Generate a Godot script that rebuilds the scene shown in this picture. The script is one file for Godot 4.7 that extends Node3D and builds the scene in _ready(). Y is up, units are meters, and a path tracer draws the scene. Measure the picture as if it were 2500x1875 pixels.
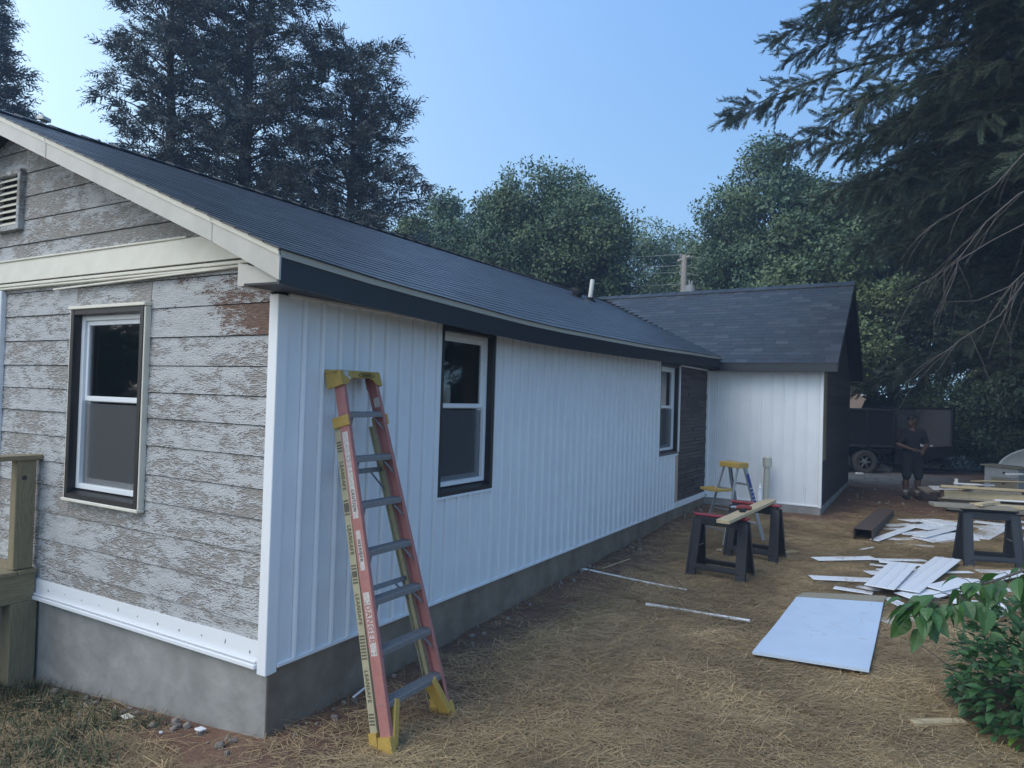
extends Node3D

var M := {}
var used := {}
var cam: Camera3D
var env: Environment

# ---------------------------------------------------------------- mesh builder
class MB:
	var v := PackedVector3Array()
	var n := PackedVector3Array()
	var u := PackedVector2Array()
	var c := PackedColorArray()
	var col := Color.WHITE
	var uo := Vector2.ZERO
	var swap := false
	func uv(p: Vector3, m: Vector3) -> Vector2:
		var a := m.abs()
		var r := Vector2(p.x, p.y)
		if a.y >= a.x and a.y >= a.z: r = Vector2(p.x, p.z)
		elif a.x >= a.z: r = Vector2(p.z, p.y)
		if swap: r = Vector2(r.y, r.x)
		return r + uo
	func put(p: Vector3, m: Vector3, t: Vector2) -> void:
		v.push_back(p); n.push_back(m); u.push_back(t); c.push_back(col)
	func tri(a: Vector3, b: Vector3, d: Vector3) -> void:
		var m := (b - a).cross(d - a)
		if m.length_squared() < 1e-16: return
		m = m.normalized()
		put(a, m, uv(a, m)); put(d, m, uv(d, m)); put(b, m, uv(b, m))
	func quad(a: Vector3, b: Vector3, d: Vector3, e: Vector3) -> void:
		tri(a, b, d); tri(a, d, e)
	func stri(a: Vector3, b: Vector3, d: Vector3, na: Vector3, nb: Vector3, nd: Vector3) -> void:
		put(a, na, uv(a, na)); put(d, nd, uv(d, nd)); put(b, nb, uv(b, nb))
	# P: bottom ring 0-3 counterclockwise seen from above, top ring 4-7 over it
	func hexa(P: Array) -> void:
		quad(P[3], P[2], P[1], P[0]); quad(P[4], P[5], P[6], P[7])
		for i in 4:
			var j := (i + 1) % 4
			quad(P[i], P[j], P[4 + j], P[4 + i])
	func box(ce: Vector3, size: Vector3, b := Basis(), bev := 0.0) -> void:
		var h := size * 0.5
		var w := minf(bev, minf(h.x, minf(h.y, h.z)) * 0.9)
		if w <= 0.0:
			var P := []
			for y in [-h.y, h.y]:
				P.append(ce + b * Vector3(-h.x, y, h.z)); P.append(ce + b * Vector3(h.x, y, h.z))
				P.append(ce + b * Vector3(h.x, y, -h.z)); P.append(ce + b * Vector3(-h.x, y, -h.z))
			hexa(P)
			return
		var g := func(ax: int, s: float, s1: float, s2: float) -> Vector3:
			var q := Vector3.ZERO
			q[ax] = s * h[ax]; q[(ax + 1) % 3] = s1 * (h[(ax + 1) % 3] - w); q[(ax + 2) % 3] = s2 * (h[(ax + 2) % 3] - w)
			return ce + b * q
		for ax in 3:
			for s in [-1.0, 1.0]:
				var a0: Vector3 = g.call(ax, s, -1.0, -1.0); var a1: Vector3 = g.call(ax, s, 1.0, -1.0)
				var a2: Vector3 = g.call(ax, s, 1.0, 1.0); var a3: Vector3 = g.call(ax, s, -1.0, 1.0)
				if s > 0: quad(a0, a1, a2, a3)
				else: quad(a3, a2, a1, a0)
		for ax in 3:      # edges along ax, between faces of the two other axes
			var p := (ax + 1) % 3
			var q2 := (ax + 2) % 3
			for s in [-1.0, 1.0]:
				for t in [-1.0, 1.0]:
					var A := Vector3.ZERO; var B := Vector3.ZERO
					A[p] = s * h[p]; A[q2] = t * (h[q2] - w); B[p] = s * (h[p] - w); B[q2] = t * h[q2]
					var e := Vector3.ZERO; e[ax] = h[ax] - w
					var f0 := ce + b * (A - e); var f1 := ce + b * (A + e); var f2 := ce + b * (B + e); var f3 := ce + b * (B - e)
					var o := b * (A + B)
					if (f1 - f0).cross(f2 - f0).dot(o) > 0: quad(f0, f1, f2, f3)
					else: quad(f3, f2, f1, f0)
		for s in [-1.0, 1.0]:
			for t in [-1.0, 1.0]:
				for r in [-1.0, 1.0]:
					var p0 := ce + b * Vector3(s * h.x, t * (h.y - w), r * (h.z - w))
					var p1 := ce + b * Vector3(s * (h.x - w), t * h.y, r * (h.z - w))
					var p2 := ce + b * Vector3(s * (h.x - w), t * (h.y - w), r * h.z)
					if (p1 - p0).cross(p2 - p0).dot(b * Vector3(s, t, r)) > 0: tri(p0, p1, p2)
					else: tri(p2, p1, p0)
	func bar(a: Vector3, d: Vector3, w: float, t: float, up := Vector3.UP, bev := 0.0) -> void:   # w across, t along up
		var y := (d - a).normalized()
		var x := y.cross(up)
		if x.length() < 0.01: x = y.cross(Vector3.RIGHT)
		x = x.normalized()
		box((a + d) * 0.5, Vector3(w, a.distance_to(d), t), Basis(x, y, x.cross(y)), bev)
	func tube(P: Array, R: Array, k := 8, caps := true) -> void:
		var ring := []
		var nor := []
		var side := Vector3.ZERO
		for i in P.size():
			var d: Vector3 = (P[mini(i + 1, P.size() - 1)] - P[maxi(i - 1, 0)]).normalized()
			if side == Vector3.ZERO: side = d.cross(Vector3(0.31, 0.2, 0.93)).normalized()
			side = (side - d * side.dot(d)).normalized()
			var o := d.cross(side)
			var rr := PackedVector3Array(); var nn := PackedVector3Array()
			for j in k + 1:
				var a := TAU * j / k
				var m := side * cos(a) + o * sin(a)
				nn.push_back(m); rr.push_back(P[i] + m * R[i])
			ring.append(rr); nor.append(nn)
		var l := 0.0
		for i in P.size() - 1:
			var l2: float = l + P[i].distance_to(P[i + 1])
			for j in k:
				var w: float = TAU * R[i] / k
				var t0 := Vector2(j * w, l); var t1 := Vector2((j + 1) * w, l); var t2 := Vector2((j + 1) * w, l2); var t3 := Vector2(j * w, l2)
				put(ring[i][j], nor[i][j], t0); put(ring[i + 1][j + 1], nor[i + 1][j + 1], t2); put(ring[i][j + 1], nor[i][j + 1], t1)
				put(ring[i][j], nor[i][j], t0); put(ring[i + 1][j], nor[i + 1][j], t3); put(ring[i + 1][j + 1], nor[i + 1][j + 1], t2)
			l = l2
		if caps:
			for e in [0, P.size() - 1]:
				for j in k:
					if e == 0: tri(P[0], ring[0][j + 1], ring[0][j])
					else: tri(P[e], ring[e][j], ring[e][j + 1])
	func mesh() -> ArrayMesh:
		var a := []
		a.resize(Mesh.ARRAY_MAX)
		a[Mesh.ARRAY_VERTEX] = v; a[Mesh.ARRAY_NORMAL] = n; a[Mesh.ARRAY_TEX_UV] = u; a[Mesh.ARRAY_COLOR] = c
		var m := ArrayMesh.new()
		m.add_surface_from_arrays(Mesh.PRIMITIVE_TRIANGLES, a)
		return m

# ---------------------------------------------------------------- naming helpers
func numbered(par: Node, called: String) -> String:
	var k := str(par.get_instance_id()) + called
	var i: int = used.get(k, 0)
	used[k] = i + 1
	return called if i == 0 else "%s_%03d" % [called, i]

func thing(called: String, label: String, category: String, at := Vector3.ZERO, group := "") -> Node3D:
	var o := Node3D.new()
	o.name = numbered(self, called)
	add_child(o, true)
	o.position = at
	return tag(o, label, category, group)

func tag(o: Node3D, label: String, category: String, group := "") -> Node3D:
	o.set_meta("label", label); o.set_meta("category", category)
	if group: o.set_meta("group", group)
	return o

func obj(called: String, m, mat: Material, par: Node = self) -> MeshInstance3D:
	var o := MeshInstance3D.new()
	o.name = numbered(par, called)
	o.mesh = m.mesh() if m is MB else m
	o.material_override = mat
	par.add_child(o, true)
	return o

func struct(o: Node3D) -> Node3D:
	o.set_meta("kind", "structure")
	return o

func group_part(called: String, par: Node) -> Node3D:
	var o := Node3D.new()
	o.name = numbered(par, called)
	par.add_child(o, true)
	return o

func copies(called: String, mesh: Mesh, mat: Material, X: Array, C: PackedColorArray, par: Node) -> MultiMeshInstance3D:
	var mm := MultiMesh.new()
	mm.transform_format = MultiMesh.TRANSFORM_3D
	mm.use_colors = true
	mm.mesh = mesh
	mm.instance_count = X.size()
	for i in X.size():
		mm.set_instance_transform(i, X[i])
		mm.set_instance_color(i, C[i])
	var o := MultiMeshInstance3D.new()
	o.name = numbered(par, called)
	o.multimesh = mm
	o.material_override = mat
	par.add_child(o, true)
	o.set_meta("kind", "stuff")
	return o

# ---------------------------------------------------------------- materials
func lin(r: float, g: float, b: float) -> Color:
	return Color(r, g, b).linear_to_srgb()

func mat(called: String, r: float, g: float, b: float, rough := 0.7, metal := 0.0) -> StandardMaterial3D:
	var m := StandardMaterial3D.new()
	m.albedo_color = lin(r, g, b)
	m.roughness = rough
	m.metallic = metal
	M[called] = m
	return m

func noise(f: float, oct: int, s: int, type := FastNoiseLite.TYPE_SIMPLEX_SMOOTH) -> FastNoiseLite:
	var q := FastNoiseLite.new()
	q.noise_type = type
	q.frequency = f
	q.fractal_octaves = oct
	q.seed = s
	return q

func seamless(f: float, oct: int, s: int, w := 512, h := 512) -> PackedByteArray:
	var im := noise(f, oct, s).get_seamless_image(w, h)
	im.convert(Image.FORMAT_L8)
	return im.get_data()

func tex(w: int, h: int, bytes: PackedByteArray, fmt := Image.FORMAT_RGB8) -> ImageTexture:
	return ImageTexture.create_from_image(Image.create_from_data(w, h, false, fmt, bytes))

# tone map: two linear colours mixed by noise, as an sRGB texture
func mottled(A: Color, B: Color, na: PackedByteArray, nb: PackedByteArray, k := 0.5) -> ImageTexture:
	var out := PackedByteArray()
	out.resize(na.size() * 3)
	var lut := PackedByteArray()
	for i in 256:
		var q := A.lerp(B, i / 255.0).linear_to_srgb()
		lut.push_back(int(clampf(q.r, 0, 1) * 255)); lut.push_back(int(clampf(q.g, 0, 1) * 255)); lut.push_back(int(clampf(q.b, 0, 1) * 255))
	for i in na.size():
		var t := int(clampf(lerpf(na[i], nb[i], k), 0, 255)) * 3
		out[i * 3] = lut[t]; out[i * 3 + 1] = lut[t + 1]; out[i * 3 + 2] = lut[t + 2]
	return tex(512, 512, out)

func grained(m: StandardMaterial3D, t: Texture2D, size: float, tri := true, bump: PackedByteArray = PackedByteArray(), strength := 3.0) -> StandardMaterial3D:
	m.albedo_texture = t
	m.albedo_color = Color.WHITE
	m.uv1_triplanar = tri
	m.uv1_world_triplanar = false
	m.uv1_scale = Vector3.ONE / size
	if bump.size():
		var im := Image.create_from_data(512, 512, false, Image.FORMAT_L8, bump)
		im.convert(Image.FORMAT_RGBA8)
		im.bump_map_to_normal_map(strength)
		m.normal_enabled = true
		m.normal_texture = ImageTexture.create_from_image(im)
	return m

func make_materials() -> void:
	var fine := seamless(0.09, 3, 11)
	var mid := seamless(0.02, 4, 12)
	var coarse := seamless(0.007, 4, 13)
	# grain: stretched along u
	var g0 := noise(0.02, 4, 21)
	var g1 := noise(0.011, 3, 22)
	var grain := PackedByteArray(); grain.resize(512 * 512)
	for y in 512:
		for x in 512:
			var a := TAU * x / 512.0
			var wob := g1.get_noise_3d(cos(a) * 18.0, sin(a) * 18.0, y * 0.5) * 26.0
			var q := g0.get_noise_3d(cos(a) * 26.0, sin(a) * 26.0, (y + wob) * 6.0)
			grain[y * 512 + x] = int(clampf(128.0 + q * 190.0, 0, 255))
	mat("white", 0.80, 0.81, 0.83, 0.42)
	mat("siding", 0.78, 0.80, 0.83, 0.45)
	M.siding.albedo_texture = mottled(Color(0.74, 0.76, 0.79), Color(0.82, 0.84, 0.86), coarse, fine, 0.2)
	M.siding.albedo_color = Color.WHITE
	M.siding.uv1_triplanar = true; M.siding.uv1_world_triplanar = true; M.siding.uv1_scale = Vector3.ONE * 0.5
	var wave := Image.create_from_data(512, 512, false, Image.FORMAT_L8, mid)
	wave.convert(Image.FORMAT_RGBA8)
	wave.bump_map_to_normal_map(0.35)
	M.siding.normal_enabled = true
	M.siding.normal_texture = ImageTexture.create_from_image(wave)
	mat("vinyl", 0.78, 0.80, 0.82, 0.35)
	grained(mat("cream", 1, 1, 1, 0.4), mottled(Color(0.68, 0.64, 0.54), Color(0.80, 0.76, 0.66), coarse, mid, 0.4), 1.3)
	grained(mat("beige_metal", 1, 1, 1, 0.38), mottled(Color(0.40, 0.38, 0.34), Color(0.55, 0.52, 0.465), coarse, mid, 0.35), 1.7)
	mat("drip", 0.44, 0.46, 0.42, 0.4)
	mat("fascia", 0.018, 0.021, 0.027, 0.38)
	mat("soffit", 0.016, 0.018, 0.023, 0.55)
	mat("bronze", 0.022, 0.02, 0.02, 0.4)
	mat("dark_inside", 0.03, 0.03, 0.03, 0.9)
	mat("groove", 0.06, 0.053, 0.047, 0.95)
	grained(mat("stucco", 1, 1, 1, 0.92), mottled(Color(0.20, 0.195, 0.185), Color(0.38, 0.37, 0.35), coarse, mid, 0.45), 2.6, true, mid, 2.0)
	grained(mat("brown_stucco", 1, 1, 1, 0.95), mottled(Color(0.15, 0.11, 0.078), Color(0.31, 0.25, 0.19), coarse, mid, 0.5), 2.3, true, mid, 2.0)  # darker, browner stucco tone for the footing along the long wall
	# peeling paint on old boards: 3.4 m x 1.7 m
	for k in 3:
		var W := 1024
		var H := 512
		var big := noise(0.012, 4, 31 + k)
		var low := noise(0.0035, 2, 51 + k)
		var fib := noise(0.02, 4, 41 + k)
		var out := PackedByteArray(); out.resize(W * H * 3)
		var hgt := PackedByteArray(); hgt.resize(W * H)
		var wood := Color(0.225, 0.203, 0.184) if k < 2 else Color(0.13, 0.075, 0.055)
		var wood2 := Color(0.32, 0.298, 0.274) if k < 2 else Color(0.19, 0.12, 0.09)
		var thr0: float = [-0.02, -0.12, 0.17][k]
		var thr := thr0
		for y in H:
			for x in W:
				var bb := big.get_noise_2d(x * 1.1, y * 3.4)
				var wob := bb * 7.0
				var ff := fib.get_noise_2d(x * 1.9, (y + wob) * 14.0)
				var f2 := fib.get_noise_2d(x * 7.0 + 700.0, y * 22.0 + wob * 3.0)
				if k == 2: thr = lerpf(-0.35, 0.42, smoothstep(0.66, 0.99, x / 1024.0))
				var p := bb * 0.45 + ff * 0.50 + f2 * 0.42 + low.get_noise_2d(x, y * 2.0) * 0.55
				var on := smoothstep(thr - 0.22, thr + 0.22, p)
				var wc := wood.lerp(wood2, clampf(0.5 + ff * 1.3, 0, 1))
				var pc := Color(0.35, 0.35, 0.35).lerp(Color(0.50, 0.505, 0.51), clampf(0.5 + f2 * 0.9 + bb * 0.5, 0, 1))
				var edge := smoothstep(thr + 0.03, thr + 0.07, p) * (1.0 - smoothstep(thr + 0.07, thr + 0.15, p))
				pc = pc.lerp(Color(0.72, 0.73, 0.74), edge * 0.45)
				var q := wc.lerp(pc, on).linear_to_srgb()
				var i := y * W + x
				out[i * 3] = int(q.r * 255); out[i * 3 + 1] = int(q.g * 255); out[i * 3 + 2] = int(q.b * 255)
				hgt[i] = int(clampf(70 + ff * 55 + on * (88 + f2 * 50) + edge * 38, 0, 255))
		var m := mat("peel%d" % k, 1, 1, 1, 0.85)
		m.albedo_texture = tex(W, H, out)
		m.albedo_color = Color.WHITE
		m.uv1_scale = Vector3(1 / 3.4, 1 / 1.7, 1)
		var im := Image.create_from_data(W, H, false, Image.FORMAT_L8, hgt)
		im.convert(Image.FORMAT_RGBA8)
		im.bump_map_to_normal_map(5.0)
		m.normal_enabled = true
		m.normal_texture = ImageTexture.create_from_image(im)
	# lumber: u runs along the grain
	for w in [["treated", Color(0.19, 0.155, 0.085), Color(0.31, 0.25, 0.15)], ["pine", Color(0.42, 0.33, 0.19), Color(0.58, 0.47, 0.30)], ["weathered", Color(0.20, 0.17, 0.13), Color(0.34, 0.30, 0.24)], ["plywood", Color(0.46, 0.34, 0.26), Color(0.58, 0.45, 0.36)], ["brown_slat", Color(0.055, 0.045, 0.041), Color(0.125, 0.105, 0.095)]]:
		var m := grained(mat(w[0], 1, 1, 1, 0.8), mottled(w[1], w[2], grain, mid, 0.3), 0.8, false, grain, 1.6)
		m.vertex_color_use_as_albedo = true
	var sh := grained(mat("shingle", 1, 1, 1, 0.42), mottled(Color(0.58, 0.58, 0.58), Color(1, 1, 1), fine, mid, 0.3), 0.5, true, fine, 1.2)
	sh.vertex_color_use_as_albedo = true
	var gr := grained(mat("earth", 1, 1, 1, 0.97), mottled(Color(0.28, 0.28, 0.28), Color(1.1, 1.1, 1.1), fine, mid, 0.4), 0.7, true, fine, 5.0)
	gr.uv1_world_triplanar = true
	gr.vertex_color_use_as_albedo = true
	var st := mat("straw", 1, 1, 1, 0.75); st.vertex_color_use_as_albedo = true; st.albedo_color = Color.WHITE
	var lf := mat("leaf", 1, 1, 1, 0.55); lf.vertex_color_use_as_albedo = true; lf.albedo_color = Color.WHITE
	lf.backlight_enabled = true; lf.backlight = lin(0.11, 0.16, 0.06)
	var nd := mat("needle", 1, 1, 1, 0.75); nd.vertex_color_use_as_albedo = true; nd.albedo_color = Color.WHITE
	nd.backlight_enabled = true; nd.backlight = lin(0.09, 0.115, 0.09)
	grained(mat("bark", 1, 1, 1, 0.95), mottled(Color(0.035, 0.03, 0.026), Color(0.10, 0.085, 0.07), fine, mid, 0.5), 0.7, true, fine, 5.0)
	grained(mat("twig", 1, 1, 1, 0.9), mottled(Color(0.075, 0.066, 0.058), Color(0.13, 0.112, 0.098), fine, mid, 0.5), 0.4)
	grained(mat("fiberglass", 1, 1, 1, 0.55), mottled(Color(0.32, 0.125, 0.112), Color(0.42, 0.19, 0.17), mid, fine, 0.4), 0.6)
	grained(mat("tan_rail", 1, 1, 1, 0.6), mottled(Color(0.31, 0.28, 0.17), Color(0.42, 0.385, 0.26), mid, fine, 0.4), 0.6)
	grained(mat("yellow", 1, 1, 1, 0.5), mottled(Color(0.36, 0.235, 0.05), Color(0.50, 0.335, 0.08), mid, fine, 0.3), 0.35)
	grained(mat("aluminium", 1, 1, 1, 0.48, 0.55), mottled(Color(0.28, 0.29, 0.30), Color(0.44, 0.45, 0.46), mid, fine, 0.4), 0.4)
	grained(mat("step_metal", 1, 1, 1, 0.55, 0.35), mottled(Color(0.17, 0.175, 0.18), Color(0.30, 0.30, 0.31), mid, fine, 0.45), 0.4)
	grained(mat("sticker", 1, 1, 1, 0.6), mottled(Color(0.30, 0.24, 0.22), Color(0.72, 0.70, 0.67), fine, mid, 0.5), 0.25)
	mat("ink", 0.012, 0.012, 0.013, 0.6)
	mat("faded_ink", 0.10, 0.09, 0.065, 0.6)
	mat("gold_ink", 0.09, 0.055, 0.01, 0.6)
	mat("blue_label", 0.03, 0.05, 0.22, 0.5)
	grained(mat("black_plastic", 1, 1, 1, 0.5), mottled(Color(0.010, 0.010, 0.013), Color(0.024, 0.024, 0.029), mid, fine, 0.4), 0.5)
	grained(mat("red_plastic", 1, 1, 1, 0.5), mottled(Color(0.22, 0.022, 0.035), Color(0.31, 0.05, 0.06), mid, fine, 0.4), 0.5)
	grained(mat("grey_plastic", 1, 1, 1, 0.5), mottled(Color(0.02, 0.022, 0.026), Color(0.036, 0.038, 0.043), mid, fine, 0.4), 0.5)
	grained(mat("pvc", 1, 1, 1, 0.45), mottled(Color(0.42, 0.42, 0.36), Color(0.52, 0.52, 0.46), mid, fine, 0.3), 0.5)
	mat("white_pvc", 0.7, 0.69, 0.64, 0.4)
	grained(mat("foam", 1, 1, 1, 0.6), mottled(Color(0.50, 0.60, 0.73), Color(0.58, 0.68, 0.80), coarse, mid, 0.3), 1.9)
	mat("kraft", 0.30, 0.26, 0.19, 0.8)
	grained(mat("rusty_brown", 1, 1, 1, 0.85), mottled(Color(0.05, 0.036, 0.03), Color(0.12, 0.085, 0.068), mid, fine, 0.4), 0.6)
	grained(mat("black_steel", 1, 1, 1, 0.55, 0.2), mottled(Color(0.008, 0.009, 0.011), Color(0.022, 0.022, 0.024), mid, fine, 0.4), 0.9)
	grained(mat("bed_board", 1, 1, 1, 0.8), mottled(Color(0.04, 0.042, 0.046), Color(0.085, 0.085, 0.09), grain, mid, 0.3), 1.4)
	grained(mat("tyre", 1, 1, 1, 0.9), mottled(Color(0.05, 0.047, 0.044), Color(0.10, 0.093, 0.086), mid, fine, 0.4), 0.6)
	grained(mat("rust_sack", 1, 1, 1, 0.9), mottled(Color(0.05, 0.022, 0.016), Color(0.12, 0.05, 0.035), mid, fine, 0.4), 0.5)
	grained(mat("cabinet_white", 1, 1, 1, 0.6), mottled(Color(0.42, 0.42, 0.42), Color(0.62, 0.62, 0.62), mid, coarse, 0.4), 0.6)
	mat("cabinet_tan", 0.36, 0.30, 0.21, 0.7)
	mat("enamel", 0.62, 0.62, 0.60, 0.3)
	mat("skin", 0.085, 0.047, 0.034, 0.6)
	mat("dark_cloth", 0.012, 0.012, 0.016, 0.9)
	mat("short_cloth", 0.010, 0.013, 0.016, 0.9)
	mat("hair", 0.008, 0.007, 0.006, 0.7)
	mat("shoe", 0.02, 0.02, 0.02, 0.8)
	mat("sock", 0.30, 0.29, 0.28, 0.9)
	mat("wire", 0.30, 0.31, 0.29, 0.5)
	grained(mat("pole_wood", 1, 1, 1, 0.9), mottled(Color(0.40, 0.36, 0.32), Color(0.58, 0.53, 0.48), fine, mid, 0.4), 0.6)
	mat("transformer", 0.45, 0.47, 0.49, 0.5)
	mat("chrome", 0.5, 0.5, 0.5, 0.3, 0.9)
	mat("screen", 0.10, 0.105, 0.11, 0.7)
	var gl := mat("glass", 0.02, 0.025, 0.025, 0.03)
	gl.transparency = BaseMaterial3D.TRANSPARENCY_ALPHA
	gl.albedo_color = Color(0.1, 0.12, 0.12, 0.16)
	gl.metallic_specular = 0.6
	var bt := mat("bottle", 0.7, 0.72, 0.74, 0.25)
	bt.transparency = BaseMaterial3D.TRANSPARENCY_ALPHA
	bt.albedo_color = Color(0.85, 0.87, 0.9, 0.75)
	mat("rust_red_tool", 0.22, 0.035, 0.03, 0.5)
	mat("stone", 0.26, 0.25, 0.235, 0.95)
	var gv := mat("grass", 1, 1, 1, 0.7); gv.vertex_color_use_as_albedo = true; gv.albedo_color = Color.WHITE

# ---------------------------------------------------------------- terrain
var clay := noise(0.35, 3, 5)
var lump := noise(0.9, 3, 6)
func gy(x: float, z: float) -> float:
	var y := -0.45 + 0.03 * clampf(-z - 0.5, 0, 10) + 0.012 * clampf(-z - 10.5, 0, 4)
	y -= 0.09 * clampf(-x, 0, 6) * smoothstep(-3.0, 0.0, z)
	y -= 0.10 * smoothstep(15.0, 20.0, -z)
	return y
func ground_at(x: float, z: float) -> float:
	var a := 0.018
	if x > -0.9 and x < 0.5 and z > -9 and z < 0.9: a = 0.03
	return gy(x, z) + lump.get_noise_2d(x, z) * a

func wall_gap(x: float, z: float) -> float:     # distance from the house footprint
	var dx := maxf(x, -6.9 - x); var dz := maxf(z, -16.0 - z)
	var d1 := Vector2(maxf(dx, 0), maxf(dz, 0)).length() if dx > 0 or dz > 0 else 0.0
	var ex := maxf(x - 2.1, -x); var ez := maxf(z + 10.6, -16.0 - z)
	var d2 := Vector2(maxf(ex, 0), maxf(ez, 0)).length() if ex > 0 or ez > 0 else 0.0
	return minf(d1, d2)

func straw_at(x: float, z: float) -> float:     # 0..1 how much straw lies here
	var d := wall_gap(x, z)
	var k := smoothstep(0.25, 1.2, d + clay.get_noise_2d(x * 1.4, z * 1.4) * 0.5)
	k *= 1.0 - 0.55 * smoothstep(0.15, 0.45, clay.get_noise_2d(x + 31, z * 0.8))
	k *= 1.0 - smoothstep(9.5, 12.5, -z)
	k *= 1.0 - 0.8 * exp(-(Vector2(x - 1.78, (z + 1.30) * 1.3).length_squared()) / 0.05)
	k *= 1.0 - 0.6 * exp(-(Vector2(x - 0.55, (z + 1.2) * 0.6).length_squared()) / 0.12)
	if x < 0.2: k *= 1.0 - 0.85 * smoothstep(0.2, -2.2, x)
	return clampf(k, 0, 1)

func make_ground() -> void:
	var xs := PackedFloat32Array(); var zs := PackedFloat32Array()
	for q in [-75.0, -50.0, -30.0, -20.0, -14.0, -10.0]: xs.push_back(q)
	var t := -8.0
	while t < 9.0: xs.push_back(t); t += 0.14
	for q in [9.5, 11.0, 13.0, 16.0, 22.0, 35.0, 60.0]: xs.push_back(q)
	for q in [-95.0, -60.0, -40.0, -32.0]: zs.push_back(q)
	t = -28.0
	while t < 3.0: zs.push_back(t); t += 0.14
	for q in [3.5, 5.0, 8.0, 13.0, 22.0, 40.0]: zs.push_back(q)
	var V := PackedVector3Array(); var C := PackedColorArray(); var I := PackedInt32Array(); var N := PackedVector3Array()
	var fleck := noise(1.7, 3, 8)
	for z in zs:
		for x in xs:
			var y := ground_at(x, z)
			V.push_back(Vector3(x, y, z))
			N.push_back(Vector3(ground_at(x - 0.07, z) - ground_at(x + 0.07, z), 0.14, ground_at(x, z - 0.07) - ground_at(x, z + 0.07)).normalized())
			var s := straw_at(x, z)
			var f := fleck.get_noise_2d(x, z)
			var red := Color(0.27, 0.14, 0.085).lerp(Color(0.20, 0.125, 0.085), clampf(0.5 + clay.get_noise_2d(x * 0.7 + 9, z * 0.7), 0, 1))
			var stw := Color(0.40, 0.285, 0.16).lerp(Color(0.29, 0.20, 0.11), clampf(0.5 + f * 1.2, 0, 1))
			var q := red.lerp(stw, s * 0.85)
			var gravel := smoothstep(16.0, 19.0, -z) * smoothstep(0.5, -0.2, clay.get_noise_2d(x * 0.5 + 3, z * 0.5) - 0.1) * smoothstep(5.4, 3.8, x)
			q = q.lerp(Color(0.24, 0.235, 0.225), gravel)
			var grassy := smoothstep(-0.7, -2.6, x + clay.get_noise_2d(x, z * 2.0) * 1.1) * smoothstep(-0.4, 0.3, z)
			q = q.lerp(Color(0.06, 0.06, 0.03), grassy * 0.8)
			if z < -24.0 or x < -9.0 or x > 9.0: q = q.lerp(Color(0.05, 0.06, 0.03), 0.8)
			C.push_back(q * (1.0 + f * 0.25))
	var w := xs.size()
	for j in zs.size() - 1:
		for i in w - 1:
			var a := j * w + i
			I.append_array([a, a + 1, a + w + 1, a, a + w + 1, a + w])
	var A := []
	A.resize(Mesh.ARRAY_MAX)
	A[Mesh.ARRAY_VERTEX] = V; A[Mesh.ARRAY_NORMAL] = N; A[Mesh.ARRAY_COLOR] = C; A[Mesh.ARRAY_INDEX] = I
	var m := ArrayMesh.new()
	m.add_surface_from_arrays(Mesh.PRIMITIVE_TRIANGLES, A)
	struct(obj("ground", m, M.earth)).set_meta("label", "red clay yard under loose straw mulch")

func blade(mb: MB, a: Vector3, dir: Vector3, w: float, bend: float) -> void:
	var s := dir.cross(Vector3.UP).normalized() * w * 0.5
	var mid := a + dir * 0.5 + Vector3(0, bend, 0)
	var e := a + dir
	mb.quad(a - s, a + s, mid + s, mid - s)
	mb.quad(mid - s, mid + s, e + s * 0.6, e - s * 0.6)

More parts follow.
